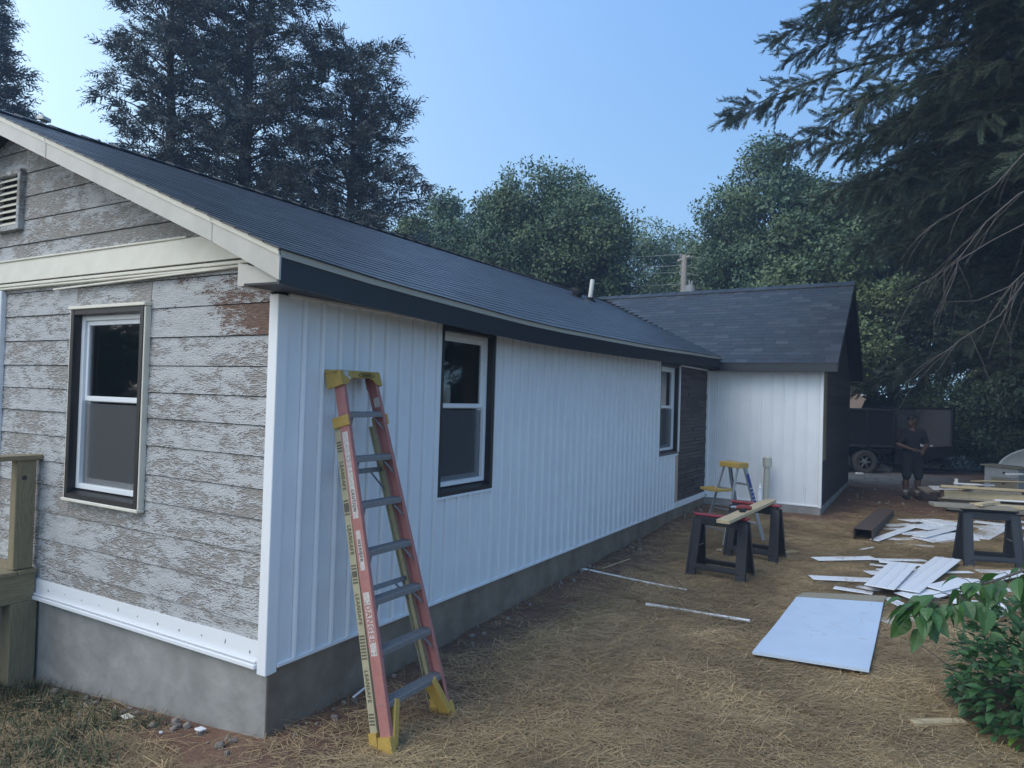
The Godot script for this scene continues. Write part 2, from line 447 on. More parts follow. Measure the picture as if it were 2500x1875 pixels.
func make_straw() -> void:
	var rng := RandomNumberGenerator.new()
	rng.seed = 77
	var tufts := []
	for k in 5:
		var mb := MB.new()
		for i in 24:
			var a := rng.randf() * TAU
			var el := rng.randf_range(-0.05, 0.16)
			var l := rng.randf_range(0.05, 0.20)
			var d := Vector3(cos(a), el, sin(a) * 0.8) * l
			var p := Vector3(rng.randf_range(-0.14, 0.14), rng.randf_range(0.0, 0.022), rng.randf_range(-0.14, 0.14)) - d * 0.5
			p.y = maxf(p.y, 0.002)
			var g := rng.randf_range(0.75, 1.35)
			mb.col = Color(g, g * rng.randf_range(0.95, 1.02), g * rng.randf_range(0.85, 1.05))
			blade(mb, p, d, rng.randf_range(0.002, 0.004), rng.randf_range(0.0, 0.012))
		tufts.append(mb.mesh())
	var X := [[], [], [], [], []]
	var C := [PackedColorArray(), PackedColorArray(), PackedColorArray(), PackedColorArray(), PackedColorArray()]
	var tries := 0
	while tries < 82000:
		tries += 1
		var z := 2.0 - 15.0 * pow(rng.randf(), 1.35)
		var x := rng.randf_range(-3.2, 7.0)
		if wall_gap(x, z) < 0.05: continue
		if rng.randf() > straw_at(x, z) * 0.92 + 0.05: continue
		var k := rng.randi() % 5
		var up := Vector3(rng.randfn(0, 0.10), 1, rng.randfn(0, 0.10)).normalized()
		var b := Basis(Quaternion(Vector3.UP, up)) * Basis(Vector3.UP, rng.randfn(0.25, 0.55)) * Basis.from_scale(Vector3.ONE * rng.randf_range(0.75, 1.3))
		X[k].append(Transform3D(b, Vector3(x, ground_at(x, z) + 0.004, z)))
		var tone := rng.randf_range(0.5, 1.05) * (1.0 + clay.get_noise_2d(x * 2.0, z * 2.0) * 0.5)
		C[k].push_back(Color(0.52 * tone, 0.375 * tone, 0.20 * tone))
	var st := thing("straw_mulch", "loose golden straw spread over the clay yard", "straw")
	st.set_meta("kind", "stuff")
	for k in 5: copies("straw", tufts[k], M.straw, X[k], C[k], st)
	# grass at the lower left
	var gm := MB.new()
	for i in 16:
		var a := rng.randf() * TAU
		var l := rng.randf_range(0.03, 0.10)
		gm.col = Color.WHITE * rng.randf_range(0.7, 1.3)
		var d := Vector3(cos(a) * 0.6, rng.randf_range(0.15, 0.8), sin(a) * 0.6).normalized() * l
		blade(gm, Vector3(rng.randf_range(-0.07, 0.07), 0, rng.randf_range(-0.07, 0.07)), d, 0.006, -0.01)
	var GX := []; var GC := PackedColorArray()
	for i in 4200:
		var x := rng.randf_range(-4.5, 0.4); var z := rng.randf_range(0.06, 2.2)
		var kk := smoothstep(-0.5, -2.4, x + clay.get_noise_2d(x * 1.5, z * 1.5) * 1.4 - z * 0.3)
		if rng.randf() > kk * smoothstep(0.0, 0.5, z + 0.15): continue
		GX.append(Transform3D(Basis(Vector3.UP, rng.randf() * TAU) * Basis.from_scale(Vector3.ONE * rng.randf_range(0.6, 1.3)), Vector3(x, ground_at(x, z), z)))
		var g := rng.randf_range(0.6, 1.2)
		GC.push_back(Color(0.06 * g, 0.085 * g, 0.03 * g) if rng.randf() < 0.8 else Color(0.2 * g, 0.15 * g, 0.07 * g))
	var gr := copies("grass", gm.mesh(), M.grass, GX, GC, self)
	gr.set_meta("label", "short green grass creeping in below the deck")
	gr.set_meta("category", "grass")
	# crumbs of mortar, clods and pebbles along the footing and the drive
	var pb := MB.new()
	for i in 420:
		var x: float; var z: float; var s: float
		if i < 200: z = -rng.randf() * 10.4; x = 0.03 + absf(rng.randfn(0, 0.14)); s = 0.008 + 0.045 * pow(rng.randf(), 3.0)
		elif i < 310: x = -rng.randf() * 2.7; z = 0.03 + absf(rng.randfn(0, 0.13)); s = 0.008 + 0.045 * pow(rng.randf(), 3.0)
		else: x = rng.randf_range(1.2, 3.9); z = rng.randf_range(-22, -12.5); s = rng.randf_range(0.02, 0.06)
		var g := rng.randf_range(0.5, 1.0)
		pb.col = Color(0.26 * g, 0.22 * g, 0.19 * g)
		pb.box(Vector3(x, ground_at(x, z) + s * 0.3, z), Vector3(s * rng.randf_range(0.7, 1.5), s * 0.8, s), Basis.from_euler(Vector3(rng.randf() * 3, rng.randf() * 3, rng.randf() * 3)), s * 0.22)
	var cl := obj("clods", pb, M.straw)
	cl.set_meta("kind", "stuff"); cl.set_meta("label", "crumbs of mortar and clay along the footing"); cl.set_meta("category", "rubble")

# ---------------------------------------------------------------- house
const EAVE := [[0.4, 2.655], [-0.5, 2.61], [-1.05, 2.592], [-1.7, 2.578], [-2.45, 2.556], [-3.4, 2.55], [-4.65, 2.565], [-6.3, 2.585], [-8.6, 2.645], [-10.7, 2.69], [-17.0, 2.69]]
func y_eave(z: float) -> float:
	for i in EAVE.size() - 1:
		if z >= EAVE[i + 1][0]:
			var k: float = (EAVE[i][0] - z) / (EAVE[i][0] - EAVE[i + 1][0])
			return lerpf(EAVE[i][1], EAVE[i + 1][1], k)
	return 2.69
func y_ridge(z: float) -> float: return 4.19 + 0.0105 * clampf(-z, 0, 13.3)
func roof_y(x: float, z: float) -> float: return lerpf(y_eave(z), y_ridge(z), (0.33 - x) / 3.78)
func valley_z(x: float) -> float: return -10.3 - (0.33 - x) / 3.78 * 3.0
func wing_y(x: float, z: float) -> float: return lerpf(2.578, 4.365 + 0.012 * (x + 3.45), (-10.3 - z) / 3.0)
func wing_x(z: float) -> float: return 0.33 - (-z - 10.3) / 3.0 * 3.78
const LINES := [0.05, 0.282, 0.505, 0.734, 0.959, 1.158, 1.372, 1.575, 1.767, 1.965, 2.174, 2.39, 2.60, 2.81, 3.03, 3.24, 3.45, 3.66, 3.87, 4.08]

func rect_wall(mb: MB, x0: float, x1: float, y0: float, y1: float, z0: float, z1: float) -> void:
	mb.box(Vector3((x0 + x1) / 2, (y0 + y1) / 2, (z0 + z1) / 2), Vector3(absf(x1 - x0), absf(y1 - y0), absf(z1 - z0)))

func make_window(house: Node3D, at: Vector3, b: Basis, w: float, h: float, trims: int) -> Node3D:
	var o := group_part("window", house)
	o.transform = Transform3D(b, at)
	var t := 0.045
	var dep := 0.12
	var c := MB.new()      # dark casing: four boards standing round the recess
	c.box(Vector3(t / 2, h / 2, -dep / 2), Vector3(t, h, dep), Basis(), 0.004)
	c.box(Vector3(w - t / 2, h / 2, -dep / 2), Vector3(t, h, dep), Basis(), 0.004)
	c.box(Vector3(w / 2, h - t / 2, -dep / 2 - 0.002), Vector3(w - 2 * t, t, dep - 0.004), Basis(), 0.004)
	obj("casing", c, M.bronze, o)
	var s := MB.new()
	s.hexa([Vector3(t, 0, 0), Vector3(w - t, 0, 0), Vector3(w - t, 0, -dep), Vector3(t, 0, -dep), Vector3(t, t * 0.8, -0.001), Vector3(w - t, t * 0.8, -0.001), Vector3(w - t, t * 1.7, -dep), Vector3(t, t * 1.7, -dep)])
	obj("sill", s, M.bronze, o)
	var j := MB.new()      # white channel round the casing
	if trims & 1: j.box(Vector3(w / 2, -0.012, -0.02), Vector3(w + 0.05, 0.024, 0.06), Basis(), 0.004)
	if trims & 2:
		j.box(Vector3(-0.008, h / 2, -0.03), Vector3(0.016, h - 0.002, 0.05), Basis(), 0.004)
		j.box(Vector3(w + 0.008, h / 2, -0.03), Vector3(0.016, h - 0.002, 0.05), Basis(), 0.004)
	if trims & 4: j.box(Vector3(w / 2, h + 0.013, -0.02), Vector3(w + 0.05, 0.026, 0.06), Basis(), 0.004)
	obj("channel_trim", j, M.cream if trims == 7 else M.white, o)
	var x0 := t; var x1 := w - t; var y0 := t * 1.6; var y1 := h - t
	var f := MB.new()
	var fw := 0.042
	var fz := -0.10
	f.box(Vector3(x0 + fw / 2, (y0 + y1) / 2, fz), Vector3(fw, y1 - y0, 0.07), Basis(), 0.004)
	f.box(Vector3(x1 - fw / 2, (y0 + y1) / 2, fz), Vector3(fw, y1 - y0, 0.07), Basis(), 0.004)
	f.box(Vector3((x0 + x1) / 2, y1 - fw / 2, fz - 0.002), Vector3(x1 - x0 - 2 * fw, fw, 0.066), Basis(), 0.004)
	f.box(Vector3((x0 + x1) / 2, y0 + fw / 2, fz - 0.002), Vector3(x1 - x0 - 2 * fw, fw, 0.066), Basis(), 0.004)
	obj("frame", f, M.vinyl, o)
	var ym := y0 + (y1 - y0) * 0.515
	x0 += fw; x1 -= fw
	for k in 2:            # lower sash in front is inside; the upper one stands proud
		var a := (y0 + fw) if k == 0 else ym - 0.01
		var e := (ym + 0.02) if k == 0 else y1 - fw
		var zz := fz - 0.03 if k == 0 else fz - 0.002
		var q := MB.new()
		var sw := 0.03
		q.box(Vector3(x0 + sw / 2, (a + e) / 2, zz), Vector3(sw, e - a, 0.028), Basis(), 0.003)
		q.box(Vector3(x1 - sw / 2, (a + e) / 2, zz), Vector3(sw, e - a, 0.028), Basis(), 0.003)
		q.box(Vector3((x0 + x1) / 2, a + 0.02, zz), Vector3(x1 - x0 - 2 * sw, 0.04, 0.03), Basis(), 0.003)
		q.box(Vector3((x0 + x1) / 2, e - 0.018, zz), Vector3(x1 - x0 - 2 * sw, 0.036, 0.03), Basis(), 0.003)
		obj("sash", q, M.vinyl, o)
		var p := MB.new()
		p.box(Vector3((x0 + x1) / 2, (a + e) / 2, zz - 0.003), Vector3(x1 - x0 - 2 * sw + 0.006, e - a - 0.07, 0.005))
		obj("pane", p, M.glass, o)
		if k == 0:
			var sc := MB.new()
			rect_wall(sc, x0 + 0.012, x1 - 0.012, a + 0.004, e - 0.05, fz + 0.006, fz + 0.008)
			var mt: StandardMaterial3D = M.screen.duplicate()
			mt.transparency = BaseMaterial3D.TRANSPARENCY_ALPHA
			mt.albedo_color = Color(mt.albedo_color, 0.42)
			obj("insect_screen", sc, M.get("mesh_screen", mt), o)
			M["mesh_screen"] = mt
	return o

func panel_mesh(w: float, y0: float, y1: float, dp := 1.0) -> ArrayMesh:
	var P := [[0.0, 0.0035], [0.003, 0.012], [0.126, 0.012], [0.130, 0.002], [0.137, 0.002], [0.142, 0.030 * dp], [0.158, 0.034 * dp], [0.164, 0.002], [0.178, 0.0035]]
	var mb := MB.new()
	var k := w / 0.178
	for i in P.size() - 1:
		var a := Vector3(P[i][0] * k, y0, P[i][1]); var b := Vector3(P[i + 1][0] * k, y0, P[i + 1][1])
		mb.quad(a, b, Vector3(b.x, y1, b.z), Vector3(a.x, y1, a.z))
		mb.quad(Vector3(a.x, y0, 0), Vector3(b.x, y0, 0), b, a)
	return mb.mesh()

func panels(wall: Node3D, b: Basis, from: float, to: float, org: Callable, y0: float, y1: float, pitch: float, dp := 1.0) -> void:
	var n := int(round((to - from) / pitch))
	var w := (to - from) / n
	var m := panel_mesh(w, y0, y1, dp)
	for i in n:
		var o := obj("siding_panel", m, M.siding, wall)
		o.transform = Transform3D(b, org.call(from + w * i))

func make_house() -> void:
	var rng := RandomNumberGenerator.new(); rng.seed = 4
	var house := thing("house", "long single-storey house, white upright siding on one side and peeling boards on its gable", "house")
	# footing
	var f := MB.new()
	rect_wall(f, -6.9, -0.012, -1.4, 0.0, -16.0, -0.012)
	obj("foundation", f, M.stucco, house)
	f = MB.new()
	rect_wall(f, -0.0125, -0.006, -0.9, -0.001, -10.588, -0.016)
	obj("foundation", f, M.brown_stucco, house).set_meta("label", "darker brownish footing under the white side")
	f = MB.new()
	rect_wall(f, -0.013, 2.085, -0.9, -0.004, -16.0, -10.59)
	obj("foundation", f, M.stucco, house)
	# wall cores with window openings
	var gw := group_part("gable_wall", house)
	var core := MB.new()
	rect_wall(core, -6.9, -2.36, 0.0, 2.45, -0.14, -0.012)
	rect_wall(core, -1.36, -0.012, 0.0, 2.45, -0.14, -0.012)
	rect_wall(core, -2.36, -1.36, 0.0, 0.89, -0.14, -0.012)
	rect_wall(core, -2.36, -1.36, 2.415, 2.45, -0.14, -0.012)
	core.hexa([Vector3(-6.9, 2.45, -0.012), Vector3(-0.012, 2.45, -0.012), Vector3(-0.012, 2.45, -0.14), Vector3(-6.9, 2.45, -0.14), Vector3(-3.5, 4.02, -0.012), Vector3(-3.4, 4.02, -0.012), Vector3(-3.4, 4.02, -0.14), Vector3(-3.5, 4.02, -0.14)])
	obj("sheathing", core, M.groove, gw)
	var lw := group_part("side_wall", house)
	core = MB.new()
	for q in [[-0.14, -1.785], [-2.684, -7.73], [-8.717, -16.0]]: rect_wall(core, -0.14, -0.012, 0.0, 2.45, q[0], q[1])
	for q in [[-1.785, -2.684], [-7.73, -8.717]]:
		rect_wall(core, -0.14, -0.012, 0.0, 0.92, q[0], q[1])
		rect_wall(core, -0.14, -0.012, 2.42, 2.45, q[0], q[1])
	rect_wall(core, -6.9, -6.8, 0.0, 2.6, -0.14, -16.0)
	rect_wall(core, -6.8, 2.08, 0.0, 2.6, -15.9, -16.0)
	obj("sheathing", core, M.groove, lw)
	# ---- gable boards
	for i in LINES.size() - 1:
		var a: float = LINES[i]
		var b: float = minf(LINES[i + 1] - 0.006, 4.06)
		if b <= a: continue
		var spans := [[-6.86, -0.065]]
		if a < 2.41 and b > 0.89: spans = [[-6.86, -2.36], [-1.36, -0.065]]
		if a > 2.62:
			spans = []
			var ra := (4.19 - 0.10 - a) / 0.41      # half width under the rake
			spans = [[-3.45 - ra, -3.45 + ra]]
			for q in [[3.03, 3.03, 3.150], [3.66, 3.70, 3.863]]:
				if absf(a - q[0]) < 0.01:
					var vm := MB.new()
					vm.uo = Vector2(rng.randf() * 3.4, rng.randf() * 1.7)
					var e := minf((4.19 - 0.10 - q[2]) / 0.41, 0.21)
					vm.hexa([Vector3(-3.46 - e, q[1], 0.013), Vector3(-3.46 + e, q[1], 0.013), Vector3(-3.46 + e, q[1], -0.01), Vector3(-3.46 - e, q[1], -0.01), Vector3(-3.46 - e, q[2], 0.005), Vector3(-3.46 + e, q[2], 0.005), Vector3(-3.46 + e, q[2], -0.01), Vector3(-3.46 - e, q[2], -0.01)])
					obj("plank", vm, M.peel0, gw)
			if a < 3.7 and b > 3.15: spans = [[-3.45 - ra, -3.66], [-3.26, -3.45 + ra]]
		var ends := []
		var fill := []
		if a < 0.89 and b > 0.89: fill = [a, 0.868]
		if a < 2.40 and b > 2.44: fill = [2.442, b]
		if fill.size():
			var fm := MB.new()
			fm.uo = Vector2(rng.randf() * 3.4, rng.randf() * 1.7)
			fm.hexa([Vector3(-2.358, fill[0], 0.013), Vector3(-1.362, fill[0], 0.013), Vector3(-1.362, fill[0], -0.01), Vector3(-2.358, fill[0], -0.01), Vector3(-2.358, fill[1], 0.005), Vector3(-1.362, fill[1], 0.005), Vector3(-1.362, fill[1], -0.01), Vector3(-2.358, fill[1], -0.01)])
			obj("plank", fm, M.peel0, gw)
		for s in spans:
			if s[1] - s[0] > 2.2 and rng.randf() < 0.8 and a < 2.6:
				var cut: float = lerpf(s[0], s[1], rng.randf_range(0.25, 0.6))
				ends.append([s[0], cut - 0.003]); ends.append([cut + 0.002, s[1]])
			else: ends.append(s)
		for s in ends:
			if (i == 10 or i == 11) and s[1] > -0.1: s[0] = -1.36; break
		for s in ends:
			if s[1] - s[0] < 0.05: continue
			var mb := MB.new()
			mb.uo = Vector2(rng.randf() * 3.4, rng.randf() * 1.7)
			if (i == 10 or i == 11) and s[1] > -0.1: mb.uo.x = 3.40 if i == 10 else 3.20
			var xr: float = s[1]; var xl: float = s[0]
			var xr2 := xr; var xl2 := xl
			if a > 2.62:
				var rb := (4.19 - 0.10 - b) / 0.41
				if xr > -3.4 : xr2 = minf(xr, -3.45 + rb)
				if xl < -3.5: xl2 = maxf(xl, -3.45 - rb)
				if xr > -3.4 and xr2 <= xl2: continue
			var j := rng.randf_range(-0.002, 0.002)
			var z0 := 0.014 + j; var z1 := 0.004 + j
			mb.hexa([Vector3(xl, a, z0), Vector3(xr, a, z0), Vector3(xr, a, -0.01), Vector3(xl, a, -0.01), Vector3(xl2, b, z1), Vector3(xr2, b, z1), Vector3(xr2, b, -0.01), Vector3(xl2, b, -0.01)])
			var bare: bool = (i == 10 or i == 11) and xr > -0.1
			var m: Material = M.peel2 if bare else (M.peel0 if rng.randf() < 0.55 else M.peel1)
			if a > 2.62: m = M.peel0
			var pk := obj("plank", mb, m, gw)
			if bare: pk.set_meta("label", "board worn to bare reddish brown wood by the corner")
	# bottom strip, frieze, corner post
	var tr := MB.new()
	tr.hexa([Vector3(-2.82, 0.028, 0.020), Vector3(-0.066, 0.028, 0.020), Vector3(-0.066, 0.028, 0.0), Vector3(-2.82, 0.028, 0.0), Vector3(-2.82, 0.165, 0.017), Vector3(-0.066, 0.172, 0.017), Vector3(-0.066, 0.172, 0.0), Vector3(-2.82, 0.165, 0.0)])
	obj("starter_flashing", tr, M.white, gw)
	tr = MB.new()
	tr.box(Vector3(-1.443, 0.012, 0.02), Vector3(2.754, 0.03, 0.056), Basis(), 0.004)
	tr.box(Vector3(-1.443, 0.042, 0.032), Vector3(2.75, 0.014, 0.014), Basis(), 0.003)
	tr.box(Vector3(-2.832, 0.12, 0.02), Vector3(0.022, 0.25, 0.05), Basis(), 0.003)
	obj("starter_trim", tr, M.white, gw)
	for k in 11:
		var nl := MB.new()
		nl.tube([Vector3(-0.14 - k * 0.245, 0.10 + rng.randf_range(-0.03, 0.03), 0.016), Vector3(-0.14 - k * 0.245, 0.10, 0.0225)], [0.003, 0.003], 6)
		obj("nail", nl, M.bronze, gw)
	tr = MB.new()
	tr.hexa([Vector3(-6.6, 2.69, 0.055), Vector3(-0.30, 2.69, 0.055), Vector3(-0.30, 2.69, 0.0), Vector3(-6.6, 2.69, 0.0), Vector3(-6.2, 2.87, 0.055), Vector3(-0.75, 2.87, 0.055), Vector3(-0.75, 2.87, 0.0), Vector3(-6.2, 2.87, 0.0)])
	tr.box(Vector3(-3.5, 2.878, 0.03), Vector3(5.2, 0.016, 0.075), Basis(), 0.004)
	obj("frieze_board", tr, M.cream, gw)
	tr = MB.new()
	tr.box(Vector3(-3.4, 2.664, 0.042), Vector3(6.3, 0.026, 0.026), Basis(), 0.005)
	tr.box(Vector3(-3.4, 2.636, 0.030), Vector3(6.3, 0.018, 0.05), Basis(), 0.005)
	obj("frieze_channel", tr, M.cream, gw)
	tr = MB.new()
	tr.box(Vector3(-1.55, 2.612, 0.045), Vector3(2.2, 0.014, 0.02), Basis(Vector3.BACK, 0.018), 0.003)
	obj("loose_trim_strip", tr, M.cream, gw)
	tr = MB.new()
	tr.box(Vector3(-3.53, 1.42, 0.03), Vector3(0.07, 2.4, 0.05), Basis(), 0.006)
	obj("door_trim", tr, M.white, gw)
	tr = MB.new()
	tr.box(Vector3(-0.02, 1.20, -0.003), Vector3(0.085, 2.47, 0.066), Basis(), 0.004)
	tr.box(Vector3(-0.0005, 1.20, -0.048), Vector3(0.046, 2.462, 0.03), Basis(), 0.003)
	obj("corner_post", tr, M.white, house)
	make_window(house, Vector3(-2.345, 0.895, 0.062), Basis(), 0.975, 1.515, 7).set_meta("label", "narrow dark-cased window in the peeling gable wall")
	# louvred gable vent
	var vt := group_part("gable_vent", house)
	var vf := MB.new()
	for q in [[-0.19, 0.0, 0.045, 0.54], [0.19, 0.0, 0.045, 0.54], [0.0, 0.2475, 0.335, 0.045], [0.0, -0.2475, 0.335, 0.045]]:
		vf.box(Vector3(-3.46 + q[0], 3.425 + q[1], 0.03), Vector3(q[2], q[3], 0.06), Basis(), 0.005)
	obj("frame", vf, M.peel0, vt)
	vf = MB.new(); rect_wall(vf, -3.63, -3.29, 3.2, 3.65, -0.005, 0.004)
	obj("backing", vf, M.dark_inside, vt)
	for k in 8:
		var sl := MB.new()
		sl.box(Vector3(-3.46, 3.225 + k * 0.056, 0.032), Vector3(0.334, 0.008, 0.055), Basis(Vector3.RIGHT, 0.75), 0.002)
		obj("slat", sl, M.cream, vt)
	# ---- long wall siding
	var bx := Basis(Vector3(0, 0, -1), Vector3.UP, Vector3(1, 0, 0))
	var org := func(d: float) -> Vector3: return Vector3(0.0, 0, -d)
	panels(lw, bx, 0.065, 1.765, org, 0.022, 2.43, 0.178)
	panels(lw, bx, 1.765, 2.705, org, 0.022, 0.898, 0.178)
	panels(lw, bx, 2.705, 7.712, org, 0.022, 2.43, 0.178)
	panels(lw, bx, 7.712, 8.60, org, 0.022, 0.908, 0.178)
	tr = MB.new()
	tr.box(Vector3(0.012, 0.009, -4.33), Vector3(0.036, 0.026, 8.53), Basis(), 0.004)
	tr.box(Vector3(0.012, 0.047, -9.58), Vector3(0.036, 0.10, 1.96), Basis(), 0.004)
	obj("starter_trim", tr, M.white, lw)
	tr = MB.new()
	tr.box(Vector3(0.014, 2.437, -0.915), Vector3(0.036, 0.022, 1.70), Basis(), 0.003)
	tr.box(Vector3(0.014, 2.437, -5.208), Vector3(0.036, 0.022, 5.0), Basis(), 0.003)
	tr.box(Vector3(0.014, 2.437, -9.68), Vector3(0.036, 0.03, 1.75), Basis(), 0.003)
	tr.box(Vector3(0.014, 1.23, -1.768), Vector3(0.034, 2.39, 0.02), Basis(), 0.003)
	tr.box(Vector3(0.014, 1.23, -2.702), Vector3(0.034, 2.39, 0.02), Basis(), 0.003)
	tr.box(Vector3(0.014, 1.23, -7.715), Vector3(0.034, 2.39, 0.02), Basis(), 0.003)
	tr.box(Vector3(0.014, 1.69, -8.775), Vector3(0.034, 1.47, 0.05), Basis(), 0.003)
	obj("channel_trim", tr, M.white, lw)
	tr = MB.new(); tr.swap = true
	tr.box(Vector3(0.008, 0.52, -8.70), Vector3(0.026, 0.85, 0.17), Basis(), 0.003)
	obj("bare_wood_strip", tr, M.plywood, lw)
	make_window(house, Vector3(0.024, 0.918, -1.785), bx, 0.90, 1.505, 1).set_meta("label", "dark-cased window nearer the corner")
	make_window(house, Vector3(0.024, 0.928, -7.73), bx, 0.985, 1.50, 1).set_meta("label", "dark-cased window beside the bare brown slats")
	for q in [[-1.72, -2.75, 2.428], [-7.67, -8.78, 2.428]]:    # black head filling the gap up to the soffit
		tr = MB.new(); rect_wall(tr, -0.01, 0.03, 2.424, 2.448, q[0], q[1])
		obj("window_head", tr, M.bronze, house)
	# brown slat patch
	var y := 0.10
	while y < 2.40:
		var z := -8.80
		while z > -10.54:
			var l := rng.randf_range(0.35, 1.1)
			var z2 := maxf(z - l, -10.56)
			var s := MB.new()
			var g := rng.randf_range(0.55, 1.25)
			if rng.randf() < 0.16: g *= 2.0
			s.col = Color(g, g, g)
			s.uo = Vector2(rng.randf() * 3, rng.randf() * 3)
			var d := rng.randf_range(0.010, 0.034)
			s.box(Vector3(d / 2 - 0.008, y + 0.03, (z + z2) / 2), Vector3(d, 0.055, z - z2 - 0.004))
			obj("slat", s, M.brown_slat, lw)
			z = z2
		y += 0.0625
	# ---- wing front and end
	var ww := group_part("wing_wall", house)
	core = MB.new()
	rect_wall(core, -0.012, 2.085, 0.0, 2.5, -10.72, -10.612)
	rect_wall(core, 1.96, 2.085, 0.0, 2.5, -16.0, -10.72)
	core.hexa([Vector3(1.96, 2.5, -10.72), Vector3(2.085, 2.5, -10.72), Vector3(2.085, 2.5, -16.0), Vector3(1.96, 2.5, -16.0), Vector3(1.96, 4.12, -13.25), Vector3(2.085, 4.12, -13.25), Vector3(2.085, 4.12, -13.35), Vector3(1.96, 4.12, -13.35)])
	obj("sheathing", core, M.groove, ww)
	panels(ww, Basis(), 0.05, 2.05, func(d: float) -> Vector3: return Vector3(d, 0, -10.608), 0.02, 2.43, 0.2, 0.42)
	tr = MB.new()
	tr.box(Vector3(1.06, 0.006, -10.597), Vector3(2.06, 0.03, 0.036), Basis(), 0.004)
	tr.box(Vector3(0.03, 1.24, -10.595), Vector3(0.05, 2.4, 0.04), Basis(), 0.004)
	tr.box(Vector3(2.075, 1.21, -10.60), Vector3(0.045, 2.46, 0.06), Basis(), 0.004)
	tr.box(Vector3(1.06, 2.42, -10.596), Vector3(1.98, 0.03, 0.034), Basis(), 0.003)
	obj("channel_trim", tr, M.white, ww)
	tr = MB.new(); tr.swap = true
	tr.box(Vector3(2.096, 1.62, -10.86), Vector3(0.02, 1.6, 0.34), Basis(), 0.003)
	obj("bare_wood_strip", tr, M.treated, ww)
	for k in 12:
		tr = MB.new()
		var g := rng.randf_range(0.5, 0.8)
		tr.col = Color(g, g, g)
		tr.box(Vector3(2.09, 0.12 + k * 0.2, -13.4), Vector3(0.016, 0.196, 4.7), Basis(Vector3.BACK, 0.03))
		obj("plank", tr, M.brown_slat, ww)
	# ---- roofs
	make_roofs(house, rng)

